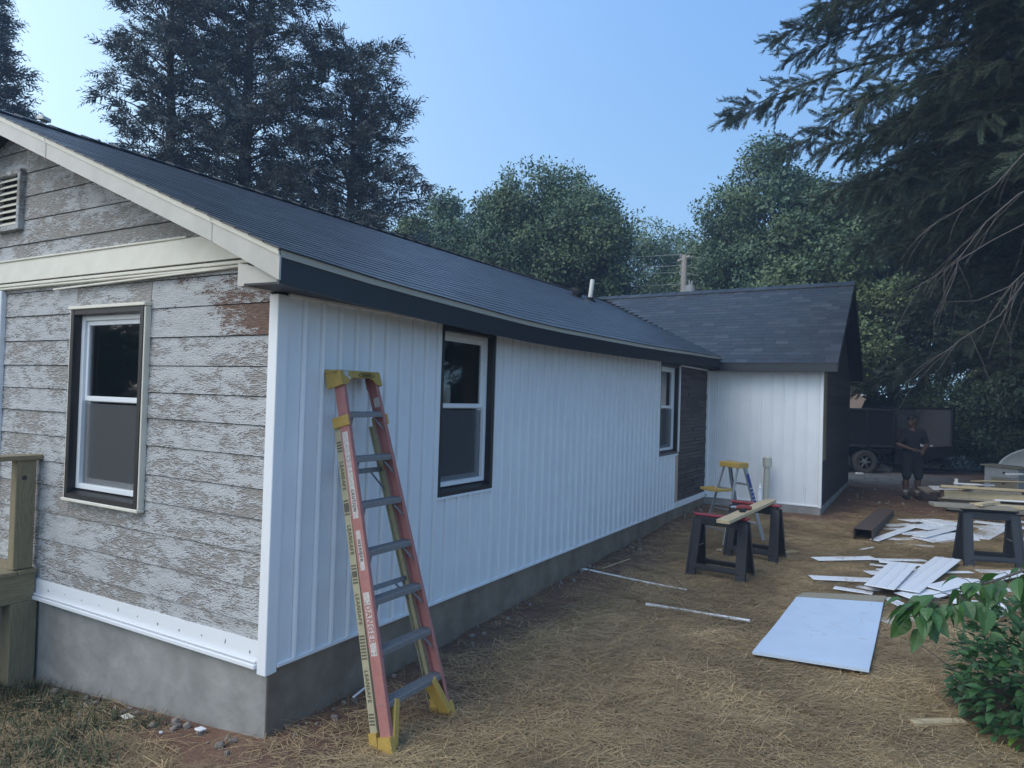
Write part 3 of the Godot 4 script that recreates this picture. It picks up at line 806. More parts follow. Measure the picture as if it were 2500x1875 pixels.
func make_roofs(house: Node3D, rng: RandomNumberGenerator) -> void:
	var mr := group_part("main_roof", house)
	var d := MB.new()
	var zs := [0.285, -0.5, -1.2, -2.0, -2.8, -3.6, -4.6, -5.8, -7.2, -8.6, -10.3]
	for i in zs.size() - 1:
		var a: float = zs[i]; var b: float = zs[i + 1]
		var P := []
		for k in 2:
			var dy := -0.135 if k == 0 else -0.012
			P.append(Vector3(-3.45, y_ridge(a) + dy, a)); P.append(Vector3(0.29, roof_y(0.29, a) + dy, a))
			P.append(Vector3(0.29, roof_y(0.29, b) + dy, b)); P.append(Vector3(-3.45, y_ridge(b) + dy, b))
		d.hexa(P)
	d.hexa([Vector3(-3.45, 4.17, -10.3), Vector3(0.29, 2.54, -10.3), Vector3(-3.4, 4.17, -13.3), Vector3(-3.45, 4.17, -13.3), Vector3(-3.45, 4.285, -10.3), Vector3(0.29, roof_y(0.29, -10.3) - 0.012, -10.3), Vector3(-3.4, 4.30, -13.3), Vector3(-3.45, 4.30, -13.3)])
	# far slope
	d.hexa([Vector3(-7.2, 2.5, 0.285), Vector3(-3.45, 4.055, 0.285), Vector3(-3.45, 4.18, -16.4), Vector3(-7.2, 2.5, -16.4), Vector3(-7.2, 2.64, 0.285), Vector3(-3.45, 4.178, 0.285), Vector3(-3.45, 4.31, -16.4), Vector3(-7.2, 2.66, -16.4)])
	obj("roof_deck", d, M.soffit, mr)
	var tone := func() -> Color:
		var g := rng.randf_range(0.029, 0.041)
		if rng.randf() < 0.24: g *= rng.randf_range(1.2, 1.75)
		return Color(g * 0.96, g * 1.02, g * 1.16)
	var s := MB.new()
	var rows := 29
	for i in rows:
		var k0 := float(i) / rows; var k1 := minf(float(i + 1) / rows + 0.004, 1.0)
		var x0 := 0.345 - 3.795 * k0; var x1 := 0.345 - 3.795 * k1
		var z := 0.325
		var end := valley_z(x0)
		while z > end:
			var z2 := maxf(z - rng.randf_range(0.18, 0.42), end)
			s.col = tone.call()
			var h := 0.007 + rng.randf_range(0, 0.002)
			var A := Vector3(x0, roof_y(x0, z) + h, z); var B := Vector3(x0, roof_y(x0, z2) + h, z2)
			var Cc := Vector3(x1, roof_y(x1, z2) + 0.003, z2); var D := Vector3(x1, roof_y(x1, z) + 0.003, z)
			if i == rows - 1 or z2 > valley_z(x1): pass
			s.quad(A, B, Cc, D)
			s.quad(A - Vector3(0, h + 0.002, 0), B - Vector3(0, h + 0.002, 0), B, A)
			if z == 0.325: s.quad(D - Vector3(0, 0.012, 0), A - Vector3(0, 0.012, 0), A, D)
			z = z2
	for i in 24:            # the slope behind the ridge, courses only
		var k0 := float(i) / 24; var k1 := float(i + 1) / 24
		s.col = tone.call()
		var xa := -7.22 + 3.77 * k0; var xb := -7.22 + 3.77 * k1
		var ya := lerpf(2.655, 4.19, k0); var yb := lerpf(2.655, 4.19, k1)
		s.quad(Vector3(xa, ya + 0.01 + k0 * 0.1, -16.4), Vector3(xa, ya + 0.01, 0.32), Vector3(xb, yb + 0.003, 0.32), Vector3(xb, yb + 0.003 + k1 * 0.1, -16.4))
	obj("shingle_courses", s, M.shingle, mr).set_meta("kind", "stuff")
	for i in 46:
		var z := 0.33 - i * 0.295
		var c := MB.new(); c.col = tone.call() * 0.8
		var y0 := y_ridge(z) + 0.032; var y1 := y_ridge(z - 0.33) + 0.018
		for sg in [-1.0, 1.0]:
			var a := Vector3(-3.45, y0, z); var b := Vector3(-3.45, y1, z - 0.33)
			var e := Vector3(-3.45 + sg * 0.15, y0 - 0.058, z); var g := Vector3(-3.45 + sg * 0.15, y1 - 0.058, z - 0.33)
			if sg > 0: c.quad(a, e, g, b); c.quad(e - Vector3(0, 0.014, 0), g - Vector3(0, 0.014, 0), g, e); c.quad(a - Vector3(0, 0.014, 0), e - Vector3(0, 0.014, 0), e, a)
			else: c.quad(e, a, b, g)
		obj("ridge_cap", c, M.shingle, mr)
	# eave: fascia, drip edge, soffit (all follow the sagging eave)
	var fa := MB.new(); var dr := MB.new(); var so := MB.new()
	var ez := [0.325, 0.0, -0.5, -1.2, -2.0, -2.8, -3.6, -4.6, -5.8, -7.2, -8.6, -10.28]
	for i in ez.size() - 1:
		var a: float = ez[i] if i > 0 else 0.297; var b: float = ez[i + 1]
		var ya := y_eave(a); var yb := y_eave(b)
		fa.hexa([Vector3(0.292, ya - 0.205, a - 0.01), Vector3(0.312, ya - 0.205, a - 0.01), Vector3(0.312, yb - 0.205, b - 0.01), Vector3(0.292, yb - 0.205, b - 0.01), Vector3(0.292, ya - 0.02, a - 0.01), Vector3(0.312, ya - 0.02, a - 0.01), Vector3(0.312, yb - 0.02, b - 0.01), Vector3(0.292, yb - 0.02, b - 0.01)])
		dr.hexa([Vector3(0.29, ya - 0.042, a), Vector3(0.322, ya - 0.046, a), Vector3(0.322, yb - 0.046, b), Vector3(0.29, yb - 0.042, b), Vector3(0.29, ya - 0.006, a), Vector3(0.334, ya - 0.006, a), Vector3(0.334, yb - 0.006, b), Vector3(0.29, yb - 0.006, b)])
	obj("fascia", fa, M.fascia, mr)
	obj("drip_edge", dr, M.drip, mr)
	var z := 0.29
	while z > -10.28:
		var z2 := maxf(z - 0.30, -10.28)
		so = MB.new()
		var ya := minf(y_eave(z) - 0.19, 2.448); var yb := minf(y_eave(z2) - 0.19, 2.448)
		var e := 0.006
		so.hexa([Vector3(-0.005, 2.449, z - e), Vector3(0.291, ya - 0.004, z - e), Vector3(0.291, yb - 0.004, z2), Vector3(-0.005, 2.449, z2), Vector3(-0.005, 2.462, z - e), Vector3(0.291, ya + 0.01, z - e), Vector3(0.291, yb + 0.01, z2), Vector3(-0.005, 2.462, z2)])
		obj("soffit_panel", so, M.soffit, mr)
		z = z2
	# rake boards: overlapping lengths of bent metal
	var rk := [[0.325, -0.33], [-0.30, -1.18], [-1.16, -2.36], [-2.34, -3.45]]
	for i in 4:
		var xa: float = rk[i][0]; var xb: float = rk[i][1]
		var r := MB.new()
		var z0 := 0.288; var z1 := 0.302 + 0.003 * (i % 2)
		var ya := lerpf(2.655, 4.19, (0.33 - xa) / 3.78) - 0.014; var yb := lerpf(2.655, 4.19, (0.33 - xb) / 3.78) - 0.014
		var low := 0.178 if i == 0 else 0.150
		r.hexa([Vector3(xb, yb - 0.150, z1), Vector3(xa, ya - low, z1), Vector3(xa, ya - low, z0), Vector3(xb, yb - 0.150, z0), Vector3(xb, yb, z1), Vector3(xa, ya, z1), Vector3(xa, ya, z0), Vector3(xb, yb, z0)])
		obj("rake_board", r, M.beige_metal, mr)
		r = MB.new()
		r.hexa([Vector3(xb, yb - 0.030, z1 + 0.008), Vector3(xa, ya - 0.030, z1 + 0.008), Vector3(xa, ya - 0.030, z0), Vector3(xb, yb - 0.030, z0), Vector3(xb, yb + 0.012, z1 + 0.016), Vector3(xa, ya + 0.012, z1 + 0.016), Vector3(xa, ya + 0.012, z0), Vector3(xb, yb + 0.012, z0)])
		obj("rake_drip_edge", r, M.cream, mr)
	var lr := MB.new()
	lr.hexa([Vector3(-7.2, 2.48, 0.302), Vector3(-3.452, 4.02, 0.302), Vector3(-3.452, 4.02, 0.27), Vector3(-7.2, 2.48, 0.27), Vector3(-7.2, 2.66, 0.302), Vector3(-3.452, 4.185, 0.302), Vector3(-3.452, 4.185, 0.27), Vector3(-7.2, 2.66, 0.27)])
	obj("rake_board", lr, M.beige_metal, mr)
	var bb := MB.new()     # boxed return under the end of the rake
	bb.hexa([Vector3(-0.09, 2.452, 0.262), Vector3(0.288, 2.452, 0.262), Vector3(0.288, 2.452, 0.02), Vector3(-0.09, 2.452, 0.02), Vector3(-0.09, 2.60, 0.262), Vector3(0.288, 2.52, 0.262), Vector3(0.288, 2.52, 0.02), Vector3(-0.09, 2.60, 0.02)])
	obj("boxed_return", bb, M.beige_metal, mr)
	# roof vents
	var vp := MB.new()
	var pv := Vector3(-2.58, roof_y(-2.58, -10.7), -10.72)
	vp.tube([pv + Vector3(0, -0.05, 0), pv + Vector3(0.06, 0.44, 0)], [0.05, 0.05], 12)
	obj("vent_pipe", vp, M.white_pvc, mr)
	vp = MB.new()
	vp.tube([pv + Vector3(0, -0.02, 0), pv + Vector3(0.004, 0.03, 0), pv + Vector3(0.008, 0.06, 0)], [0.14, 0.08, 0.06], 12)
	obj("pipe_boot", vp, M.black_steel, mr)
	vp = MB.new()
	var pt := Vector3(-2.62, roof_y(-2.62, -10.15), -10.15)
	vp.tube([pt + Vector3(0, 0.0, 0), pt + Vector3(0.02, 0.06, 0), pt + Vector3(0.03, 0.08, 0), pt + Vector3(0.04, 0.15, 0), pt + Vector3(0.045, 0.17, 0)], [0.10, 0.10, 0.19, 0.17, 0.04], 14)
	obj("turtle_vent", vp, M.black_steel, mr)
	var wp := MB.new()
	wp.box(Vector3(-3.42, 4.245, -0.20), Vector3(0.07, 0.035, 0.10), Basis(Vector3.UP, 0.4), 0.004)
	obj("ridge_flashing_scrap", wp, M.cream, mr)
	# ---- wing roof
	var wr := group_part("wing_roof", house)
	d = MB.new()
	d.hexa([Vector3(0.31, 2.44, -10.33), Vector3(2.335, 2.44, -10.33), Vector3(2.335, 4.31, -13.3), Vector3(-3.4, 4.24, -13.3), Vector3(0.31, 2.578, -10.33), Vector3(2.335, 2.585, -10.33), Vector3(2.335, 4.415, -13.3), Vector3(-3.4, 4.35, -13.3)])
	d.hexa([Vector3(-7.0, 4.22, -13.302), Vector3(2.335, 4.31, -13.302), Vector3(2.335, 2.46, -16.4), Vector3(-7.0, 2.46, -16.4), Vector3(-7.0, 4.33, -13.302), Vector3(2.335, 4.425, -13.302), Vector3(2.335, 2.6, -16.4), Vector3(-7.0, 2.6, -16.4)])
	obj("roof_deck", d, M.soffit, wr)
	var wrows := 24
	var count := 0
	var rest := MB.new()
	for i in wrows:
		var k0 := float(i) / wrows; var k1 := minf(float(i + 1) / wrows + 0.004, 1.0)
		var za := -10.28 - 3.02 * k0; var zb := -10.28 - 3.02 * k1
		var x := 2.355
		var end := wing_x(za) - 0.02
		while x > end + 0.001:
			var x2 := maxf(x - rng.randf_range(0.17, 0.34), end)
			var h := 0.009 + rng.randf_range(0, 0.003)
			var q := rest if count >= 296 else MB.new()
			q.uo = Vector2(rng.randf() * 3, rng.randf() * 3)
			q.col = tone.call()
			if rng.randf() < 0.16: q.col = q.col * 1.35
			var A := Vector3(x2, wing_y(x2, za) + h, za); var B := Vector3(x - 0.003, wing_y(x, za) + h, za)
			var Cc := Vector3(x - 0.003, wing_y(x, zb) + 0.004, zb); var D := Vector3(x2, wing_y(x2, zb) + 0.004, zb)
			q.quad(A, B, Cc, D)
			q.quad(A - Vector3(0, h + 0.002, 0), B - Vector3(0, h + 0.002, 0), B, A)
			q.quad(B - Vector3(0, h, 0), Cc - Vector3(0, h, 0), Cc, B)
			if count < 296: obj("shingle", q, M.shingle, wr)
			count += 1
			x = x2
	for i in 20:
		var k0 := float(i) / 20; var k1 := float(i + 1) / 20
		rest.col = tone.call()
		rest.quad(Vector3(2.355, lerpf(2.61, 4.43, k0) + 0.008, -16.42 + 3.12 * k0), Vector3(-7.0, lerpf(2.61, 4.34, k0) + 0.008, -16.42 + 3.12 * k0), Vector3(-7.0, lerpf(2.61, 4.34, k1), -16.42 + 3.12 * k1), Vector3(2.355, lerpf(2.61, 4.43, k1), -16.42 + 3.12 * k1))
	obj("shingle_courses", rest, M.shingle, wr).set_meta("kind", "stuff")
	for i in 20:
		var x := 2.36 - i * 0.295
		var c := MB.new(); c.col = tone.call() * 0.8
		var y0 := 4.365 + 0.012 * (x + 3.45) + 0.034; var y1 := y0 - 0.012
		for sg in [-1.0, 1.0]:
			var a := Vector3(x, y0, -13.3); var b := Vector3(x - 0.32, y1, -13.3)
			var e := Vector3(x, y0 - 0.085, -13.3 + sg * 0.14); var g := Vector3(x - 0.32, y1 - 0.085, -13.3 + sg * 0.14)
			if sg > 0: c.quad(b, g, e, a); c.quad(g - Vector3(0, 0.014, 0), e - Vector3(0, 0.014, 0), e, g)
			else: c.quad(a, e, g, b)
		obj("ridge_cap", c, M.shingle, wr)
	fa = MB.new()
	fa.box(Vector3(1.325, 2.49, -10.297), Vector3(2.03, 0.15, 0.02), Basis(), 0.003)
	obj("fascia", fa, M.fascia, wr)
	fa = MB.new()
	fa.box(Vector3(1.33, 2.566, -10.289), Vector3(2.05, 0.03, 0.024), Basis(), 0.003)
	obj("drip_edge", fa, M.fascia, wr)
	so = MB.new()
	rect_wall(so, 0.31, 2.335, 2.43, 2.44, -10.62, -10.31)
	obj("soffit_panel", so, M.soffit, wr)
	fa = MB.new()
	fa.hexa([Vector3(2.336, 2.42, -10.3), Vector3(2.352, 2.42, -10.3), Vector3(2.352, 4.26, -13.3), Vector3(2.336, 4.26, -13.3), Vector3(2.336, 2.58, -10.3), Vector3(2.352, 2.58, -10.3), Vector3(2.352, 4.425, -13.3), Vector3(2.336, 4.425, -13.3)])
	fa.hexa([Vector3(2.336, 4.26, -13.3), Vector3(2.352, 4.26, -13.3), Vector3(2.352, 2.42, -16.4), Vector3(2.336, 2.42, -16.4), Vector3(2.336, 4.425, -13.3), Vector3(2.352, 4.425, -13.3), Vector3(2.352, 2.60, -16.4), Vector3(2.336, 2.60, -16.4)])
	obj("rake_board", fa, M.fascia, wr)

func make_deck() -> void:
	var o := thing("wooden_deck", "new treated-wood deck with post and rail at the gable's left end", "deck")
	var L := func(called: String, a: Vector3, s: Vector3) -> MeshInstance3D:
		var mb := MB.new()
		mb.swap = s.y > s.x and s.y > s.z
		mb.uo = Vector2(a.x * 3.7, a.z * 2.1)
		mb.box(a, s, Basis(), 0.004)
		return obj(called, mb, M.treated, o)
	L.call("rail_post", Vector3(-2.835, 0.715, 0.125), Vector3(0.09, 0.90, 0.15))
	L.call("rail_post", Vector3(-2.835, 0.715, 2.4), Vector3(0.09, 0.90, 0.15))
	L.call("support_post", Vector3(-2.845, -0.46, 0.11), Vector3(0.14, 0.90, 0.20))
	L.call("support_post", Vector3(-2.845, -0.46, 2.4), Vector3(0.14, 0.90, 0.20))
	L.call("cap_rail", Vector3(-2.835, 1.187, 1.25), Vector3(0.145, 0.04, 2.5))
	L.call("rim_joist", Vector3(-2.80, 0.108, 1.27), Vector3(0.04, 0.235, 2.48))
	L.call("rim_joist", Vector3(-4.1, 0.108, 2.5), Vector3(2.56, 0.235, 0.04))
	for k in 4: L.call("joist", Vector3(-3.1 - k * 0.5, 0.0, 1.25), Vector3(0.04, 0.20, 2.4))
	L.call("blocking", Vector3(-2.95, -0.06, 0.32), Vector3(0.18, 0.09, 0.09))
	for k in 16:
		L.call("plank", Vector3(-4.07, 0.242, 0.10 + k * 0.152), Vector3(2.62, 0.032, 0.145))
	var kn := MB.new()
	kn.tube([Vector3(-2.7905, 1.02, 0.14), Vector3(-2.7885, 1.02, 0.14)], [0.022, 0.02], 10)
	obj("knot", kn, M.bark, o)

# ---------------------------------------------------------------- things in the yard
func text(par: Node, called: String, s: String, xf: Transform3D, size: float, m: Material, width := 0.0) -> void:
	var t := TextMesh.new()
	var f := SystemFont.new(); f.font_names = PackedStringArray(["Droid Sans"]); f.font_weight = 700
	t.font = f; t.text = s; t.font_size = 32; t.pixel_size = size / 32.0; t.depth = 0.0012; t.curve_step = 4.0
	var o := obj(called, t, m, par)
	o.transform = xf

func channel(mb: MB, a: Vector3, b: Vector3, X: Vector3, Z: Vector3, web: float, fl: float, th: float) -> void:
	# C-section from a to b; web lies along Z, flanges reach along X
	var Y := (b - a).normalized()
	var l := a.distance_to(b)
	var Xv := X.slide(Y).normalized()
	var B := Basis(Xv, Y, Xv.cross(Y))
	var c := (a + b) * 0.5
	mb.box(c + B * Vector3(th / 2, 0, 0), Vector3(th, l, web), B, 0.0012)
	mb.box(c + B * Vector3(fl / 2 + th, 0, web / 2 - th / 2), Vector3(fl, l, th), B, 0.0012)
	mb.box(c + B * Vector3(fl / 2 + th, 0, -web / 2 + th / 2), Vector3(fl, l, th), B, 0.0012)

func make_ladder() -> void:
	var o := thing("stepladder", "tall red fibreglass stepladder with yellow cap leaning closed on the white wall", "ladder", Vector3(0.80, -0.452, -0.60))
	var Y := Vector3(-0.273, 0.962, 0).normalized()
	var X := Vector3(0, 0, -1)
	o.basis = Basis(X, Y, X.cross(Y))
	var L := 2.49
	var hw := func(y: float) -> float: return lerpf(0.325, 0.178, y / L)
	for s in [-1.0, 1.0]:
		var r := MB.new()
		channel(r, Vector3(s * 0.325, 0.03, 0), Vector3(s * 0.178, L, 0), Vector3(-s, 0, 0), Vector3(0, 0, s), 0.086, 0.026, 0.004)
		obj("front_rail", r, M.fiberglass, o)
		r = MB.new()
		channel(r, Vector3(s * 0.318, 0.10, -0.098), Vector3(s * 0.190, 2.12, -0.075), Vector3(-s, 0, 0), Vector3(0, 0, s), 0.058, 0.024, 0.004)
		obj("rear_rail", r, M.tan_rail, o)
		# front boot and its gusset
		r = MB.new()
		r.hexa([Vector3(s * 0.325 - 0.022, 0, 0.062), Vector3(s * 0.325 + 0.022, 0, 0.062), Vector3(s * 0.325 + 0.022, 0, -0.062), Vector3(s * 0.325 - 0.022, 0, -0.062), Vector3(s * 0.321 - 0.018, 0.115, 0.05), Vector3(s * 0.321 + 0.018, 0.115, 0.05), Vector3(s * 0.321 + 0.018, 0.115, -0.05), Vector3(s * 0.321 - 0.018, 0.115, -0.05)])
		obj("boot", r, M.yellow, o)
		r = MB.new()
		var gx: float = -s
		var g0 := Vector3(s * 0.300, 0.05, 0.03); var g1 := Vector3(s * 0.195, 0.305, 0.02)
		r.bar(g0, g1, 0.05, 0.05, Vector3(0, 0, 1), 0.006)
		r.bar(g0 + Vector3(gx * 0.01, 0.0, -0.02), g1 + Vector3(0, 0, -0.05), 0.018, 0.09, Vector3(0, 0, 1), 0.004)
		obj("gusset", r, M.yellow, o)
		r = MB.new()
		r.hexa([Vector3(s * 0.318 - 0.016, 0.035, -0.07), Vector3(s * 0.318 + 0.016, 0.035, -0.07), Vector3(s * 0.318 + 0.016, 0.035, -0.135), Vector3(s * 0.318 - 0.016, 0.035, -0.135), Vector3(s * 0.314 - 0.016, 0.14, -0.066), Vector3(s * 0.314 + 0.016, 0.14, -0.066), Vector3(s * 0.314 + 0.016, 0.14, -0.13), Vector3(s * 0.314 - 0.016, 0.14, -0.13)])
		obj("rear_foot", r, M.yellow, o)
		r = MB.new()
		r.box(Vector3(s * 0.204, 2.145, -0.02), Vector3(0.014, 0.075, 0.15), Basis(), 0.004)
		for k in 4: r.box(Vector3(s * 0.212, 2.125 + 0.04 * (k % 2), 0.02 - 0.05 * (k / 2)), Vector3(0.006, 0.010, 0.010), Basis(), 0.002)
		obj("hinge_bracket", r, M.yellow, o)
	var tilt := Basis(Vector3.RIGHT, 0.276)
	for i in 7:
		var y := 0.315 * (i + 1)
		var w: float = hw.call(y) - 0.004
		var st := MB.new()
		st.box(Vector3(0, y, 0.0) + tilt * Vector3(0, 0, 0.0), Vector3(w * 2, 0.006, 0.084), tilt, 0.002)
		st.box(Vector3(0, y, 0.0) + tilt * Vector3(0, -0.017, 0.041), Vector3(w * 2, 0.034, 0.005), tilt, 0.002)
		st.box(Vector3(0, y, 0.0) + tilt * Vector3(0, -0.014, -0.041), Vector3(w * 2, 0.028, 0.005), tilt, 0.002)
		for k in 5: st.box(Vector3(0, y, 0.0) + tilt * Vector3(0, 0.0045, -0.03 + k * 0.015), Vector3(w * 2 - 0.01, 0.003, 0.005), tilt)
		obj("step", st, M.step_metal, o)
		if i > 0:
			for s in [-1.0, 1.0]:
				var b := MB.new()
				b.bar(Vector3(s * (w - 0.012), y - 0.135, 0.02), Vector3(s * (w - 0.10), y - 0.01, 0.0), 0.016, 0.005, Vector3(0, 0, 1), 0.001)
				obj("step_brace", b, M.step_metal, o)
		var rv := MB.new()
		for s in [-1.0, 1.0]:
			for q in [-0.016, 0.012]: rv.tube([Vector3(s * (w + 0.002), y - 0.012, q), Vector3(s * (w + 0.0085), y - 0.012, q)], [0.006, 0.005], 6)
		obj("rivet", rv, M.step_metal, o)
	for y in [1.80, 1.0]:
		var w: float = hw.call(y) - 0.02
		var b := MB.new()
		b.box(Vector3(0, y, -0.088), Vector3(w * 2, 0.035, 0.012), Basis(), 0.002)
		obj("rear_rung", b, M.step_metal, o)
		for s in [-1.0, 1.0]:
			var c := MB.new()
			c.bar(Vector3(s * (w - 0.005), y - 0.15, -0.088), Vector3(s * (w - 0.12), y - 0.01, -0.088), 0.016, 0.005, Vector3(0, 0, 1), 0.001)
			obj("rear_brace", c, M.step_metal, o)
	# cap: moulded top, skirt arched between two cheeks
	var cp := MB.new()
	var cy := L + 0.012
	cp.box(Vector3(0, cy, -0.035), Vector3(0.42, 0.035, 0.15), tilt * Basis(), 0.010)
	var N := 14
	for i in N:
		var xa := -0.208 + 0.416 * i / N; var xb := -0.208 + 0.416 * (i + 1) / N
		var la := func(x: float) -> float: return cy - (0.110 if absf(x) > 0.165 else lerpf(0.110, 0.060, smoothstep(0.165, 0.10, absf(x))))
		cp.hexa([Vector3(xa, la.call(xa), 0.058), Vector3(xb, la.call(xb), 0.058), Vector3(xb, la.call(xb), 0.048), Vector3(xa, la.call(xa), 0.048), Vector3(xa, cy - 0.012, 0.052), Vector3(xb, cy - 0.012, 0.052), Vector3(xb, cy - 0.012, 0.042), Vector3(xa, cy - 0.012, 0.042)])
	for s in [-1.0, 1.0]:
		cp.box(Vector3(s * 0.202, cy - 0.058, -0.02), Vector3(0.016, 0.11, 0.14), Basis(), 0.005)
	obj("top_cap", cp, M.yellow, o)
	# oval badge on the cap
	var bd := MB.new()
	for i in 20:
		var a := TAU * i / 20; var b := TAU * (i + 1) / 20
		var p0 := Vector3(0.055 + cos(a) * 0.085, cy - 0.040 + sin(a) * 0.020, 0.0605); var p1 := Vector3(0.055 + cos(b) * 0.085, cy - 0.040 + sin(b) * 0.020, 0.0598)
		var q0 := Vector3(0.055 + cos(a) * 0.078, cy - 0.040 + sin(a) * 0.015, 0.0605); var q1 := Vector3(0.055 + cos(b) * 0.078, cy - 0.040 + sin(b) * 0.015, 0.0598)
		bd.quad(p0, p1, q1, q0)
	obj("badge_rim", bd, M.gold_ink, o)
	text(o, "badge_lettering", "WERNER", Transform3D(Basis(), Vector3(0.055, cy - 0.041, 0.0605)), 0.024, M.gold_ink)
	for q in [[-0.15, -0.03, 0.05, 0.022, 0.5], [-0.135, -0.055, 0.045, 0.016, -0.7], [-0.165, -0.02, 0.03, 0.012, 0.2]]:
		var pt := MB.new()
		pt.box(Vector3(q[0], cy + q[1], 0.0575), Vector3(q[2], q[3], 0.003), Basis(Vector3.BACK, q[4]), 0.001)
		obj("paint_smear", pt, M.sticker, o)
	# stickers down the outer web of the near rail: face -X, read downwards
	var side := func(y: float, z: float) -> Transform3D:
		var x: float = -hw.call(y) - 0.0015
		# letters run down the rail
		return Transform3D(Basis(Vector3(-0.059, -1, 0), Vector3(0, 0, 1), Vector3(-1, 0.059, 0)), Vector3(x, y, z))
	for q in [[0.80, 0.40, 0.052, "DANGER", 0.062], [1.27, 0.26, 0.040, "WERNER", 0.036], [1.60, 0.24, 0.048, "CAUTION", 0.034], [1.86, 0.28, 0.046, "", 0.0], [2.02, 0.10, 0.05, "", 0.0]]:
		var s := MB.new()
		var t: Transform3D = side.call(q[0], -0.002)
		s.box(t * Vector3(0, 0, -0.0006), Vector3(q[1], q[2], 0.0016), t.basis.orthonormalized(), 0.0)
		obj("sticker", s, M.sticker, o)
		if q[3]: text(o, "lettering", q[3], Transform3D(t.basis.orthonormalized(), t * Vector3(0, 0, 0.0008)), q[4], M.faded_ink if q[3] != "DANGER" else M.fiberglass)
	for k in 6:
		var s := MB.new()
		var t: Transform3D = side.call(1.97 - k * 0.035, 0.002)
		s.box(t * Vector3(0, 0.0, 0.0008), Vector3(0.004, 0.03, 0.0012), t.basis.orthonormalized(), 0.0)
		obj("print_line", s, M.step_metal, o)
	# bars and lettering on the outer web of the rear rail
	var rear := func(y: float) -> Transform3D:
		var x := -lerpf(0.318, 0.190, (y - 0.10) / 2.02) - 0.0012
		return Transform3D(Basis(Vector3(-0.063, -1, 0), Vector3(0, 0, 1), Vector3(-1, 0.063, 0)), Vector3(x, y, lerpf(-0.098, -0.075, (y - 0.1) / 2.02)))
	for y in [1.78, 1.35, 0.90, 0.42]:
		for k in 8:
			var s := MB.new()
			var t: Transform3D = rear.call(y + (0.17 + (k % 4) * 0.02) * (1.0 if k < 4 else -1.0))
			s.box(t.origin, Vector3(0.010, 0.044, 0.0012), t.basis.orthonormalized(), 0.0)
			obj("print_bar", s, M.faded_ink, o)
		var t2: Transform3D = rear.call(y)
		text(o, "lettering", "LEANSAFE", Transform3D(t2.basis.orthonormalized(), t2.origin), 0.042, M.faded_ink)
	var lb := MB.new()
	lb.box(Vector3(hw.call(2.28) - 0.006, 2.28, 0.0), Vector3(0.002, 0.07, 0.06), Basis(Vector3.BACK, 0.04), 0.0)
	obj("inner_label", lb, M.sticker, o)

func hexleg(mb: MB, a: Vector3, b: Vector3, sa: Vector2, sb: Vector2) -> void:   # tapered upright with a rectangular section (x, z)
	mb.hexa([a + Vector3(-sa.x, 0, sa.y), a + Vector3(sa.x, 0, sa.y), a + Vector3(sa.x, 0, -sa.y), a + Vector3(-sa.x, 0, -sa.y), b + Vector3(-sb.x, 0, sb.y), b + Vector3(sb.x, 0, sb.y), b + Vector3(sb.x, 0, -sb.y), b + Vector3(-sb.x, 0, -sb.y)])

func make_sawhorse(label: String, at: Vector3, turn: float, plastic: Material, red: bool) -> Node3D:
	var o := thing("sawhorse", label, "sawhorse", at, "black folding plastic sawhorses")
	o.rotation.y = turn
	var H := 0.72
	for s in [-1.0, 1.0]:
		var f := MB.new()
		for e in [-1.0, 1.0]:
			hexleg(f, Vector3(e * 0.300, 0, s * 0.20), Vector3(e * 0.275, H - 0.03, s * 0.045), Vector2(0.060, 0.018), Vector2(0.054, 0.024))
			hexleg(f, Vector3(e * 0.345, 0.0, s * 0.205), Vector3(e * 0.318, H - 0.05, s * 0.05), Vector2(0.012, 0.028), Vector2(0.012, 0.03))
			f.box(Vector3(e * 0.305, 0.012, s * 0.205), Vector3(0.12, 0.024, 0.06), Basis(), 0.004)
			# corner webs that round the opening
			var c0 := Vector3(e * 0.235, H - 0.14, s * 0.068)
			for k in 4:
				var a0 := k * PI / 8; var a1 := (k + 1) * PI / 8
				var p0 := c0 + Vector3(e * (-0.07 + 0.07 * sin(a0)), 0.07 * cos(a0), 0); var p1 := c0 + Vector3(e * (-0.07 + 0.07 * sin(a1)), 0.07 * cos(a1), 0)
				var q := c0 + Vector3(0, 0.075, 0)
				for zz in [-0.012, 0.012]:
					var d := Vector3(0, 0, zz)
					if e * zz < 0: f.tri(p0 + d, p1 + d, q + d)
					else: f.tri(q + d, p1 + d, p0 + d)
		f.box(Vector3(0, H - 0.055, s * 0.054), Vector3(0.58, 0.095, 0.03), Basis(), 0.005)
		f.box(Vector3(0, 0.135, s * 0.172), Vector3(0.56, 0.055, 0.026), Basis(Vector3.RIGHT, -s * 0.2), 0.005)
		f.box(Vector3(0, 0.105, s * 0.185), Vector3(0.54, 0.014, 0.045), Basis(), 0.003)
		obj("side_frame", f, plastic, o)
	var b := MB.new()
	b.box(Vector3(0, H - 0.028, 0), Vector3(0.62, 0.05, 0.06), Basis(), 0.006)
	obj("cross_beam", b, plastic, o)
	b = MB.new()
	b.box(Vector3(0, H + 0.012, 0), Vector3(0.66, 0.028, 0.085), Basis(), 0.006)
	obj("top_strip", b, M.red_plastic if red else plastic, o)
	for s in [-1.0, 1.0]:
		b = MB.new()
		b.bar(Vector3(s * 0.25, 0.36, 0.115), Vector3(s * 0.25, 0.36, -0.115), 0.02, 0.006, Vector3.UP)
		obj("spreader", b, M.step_metal, o)
	return o

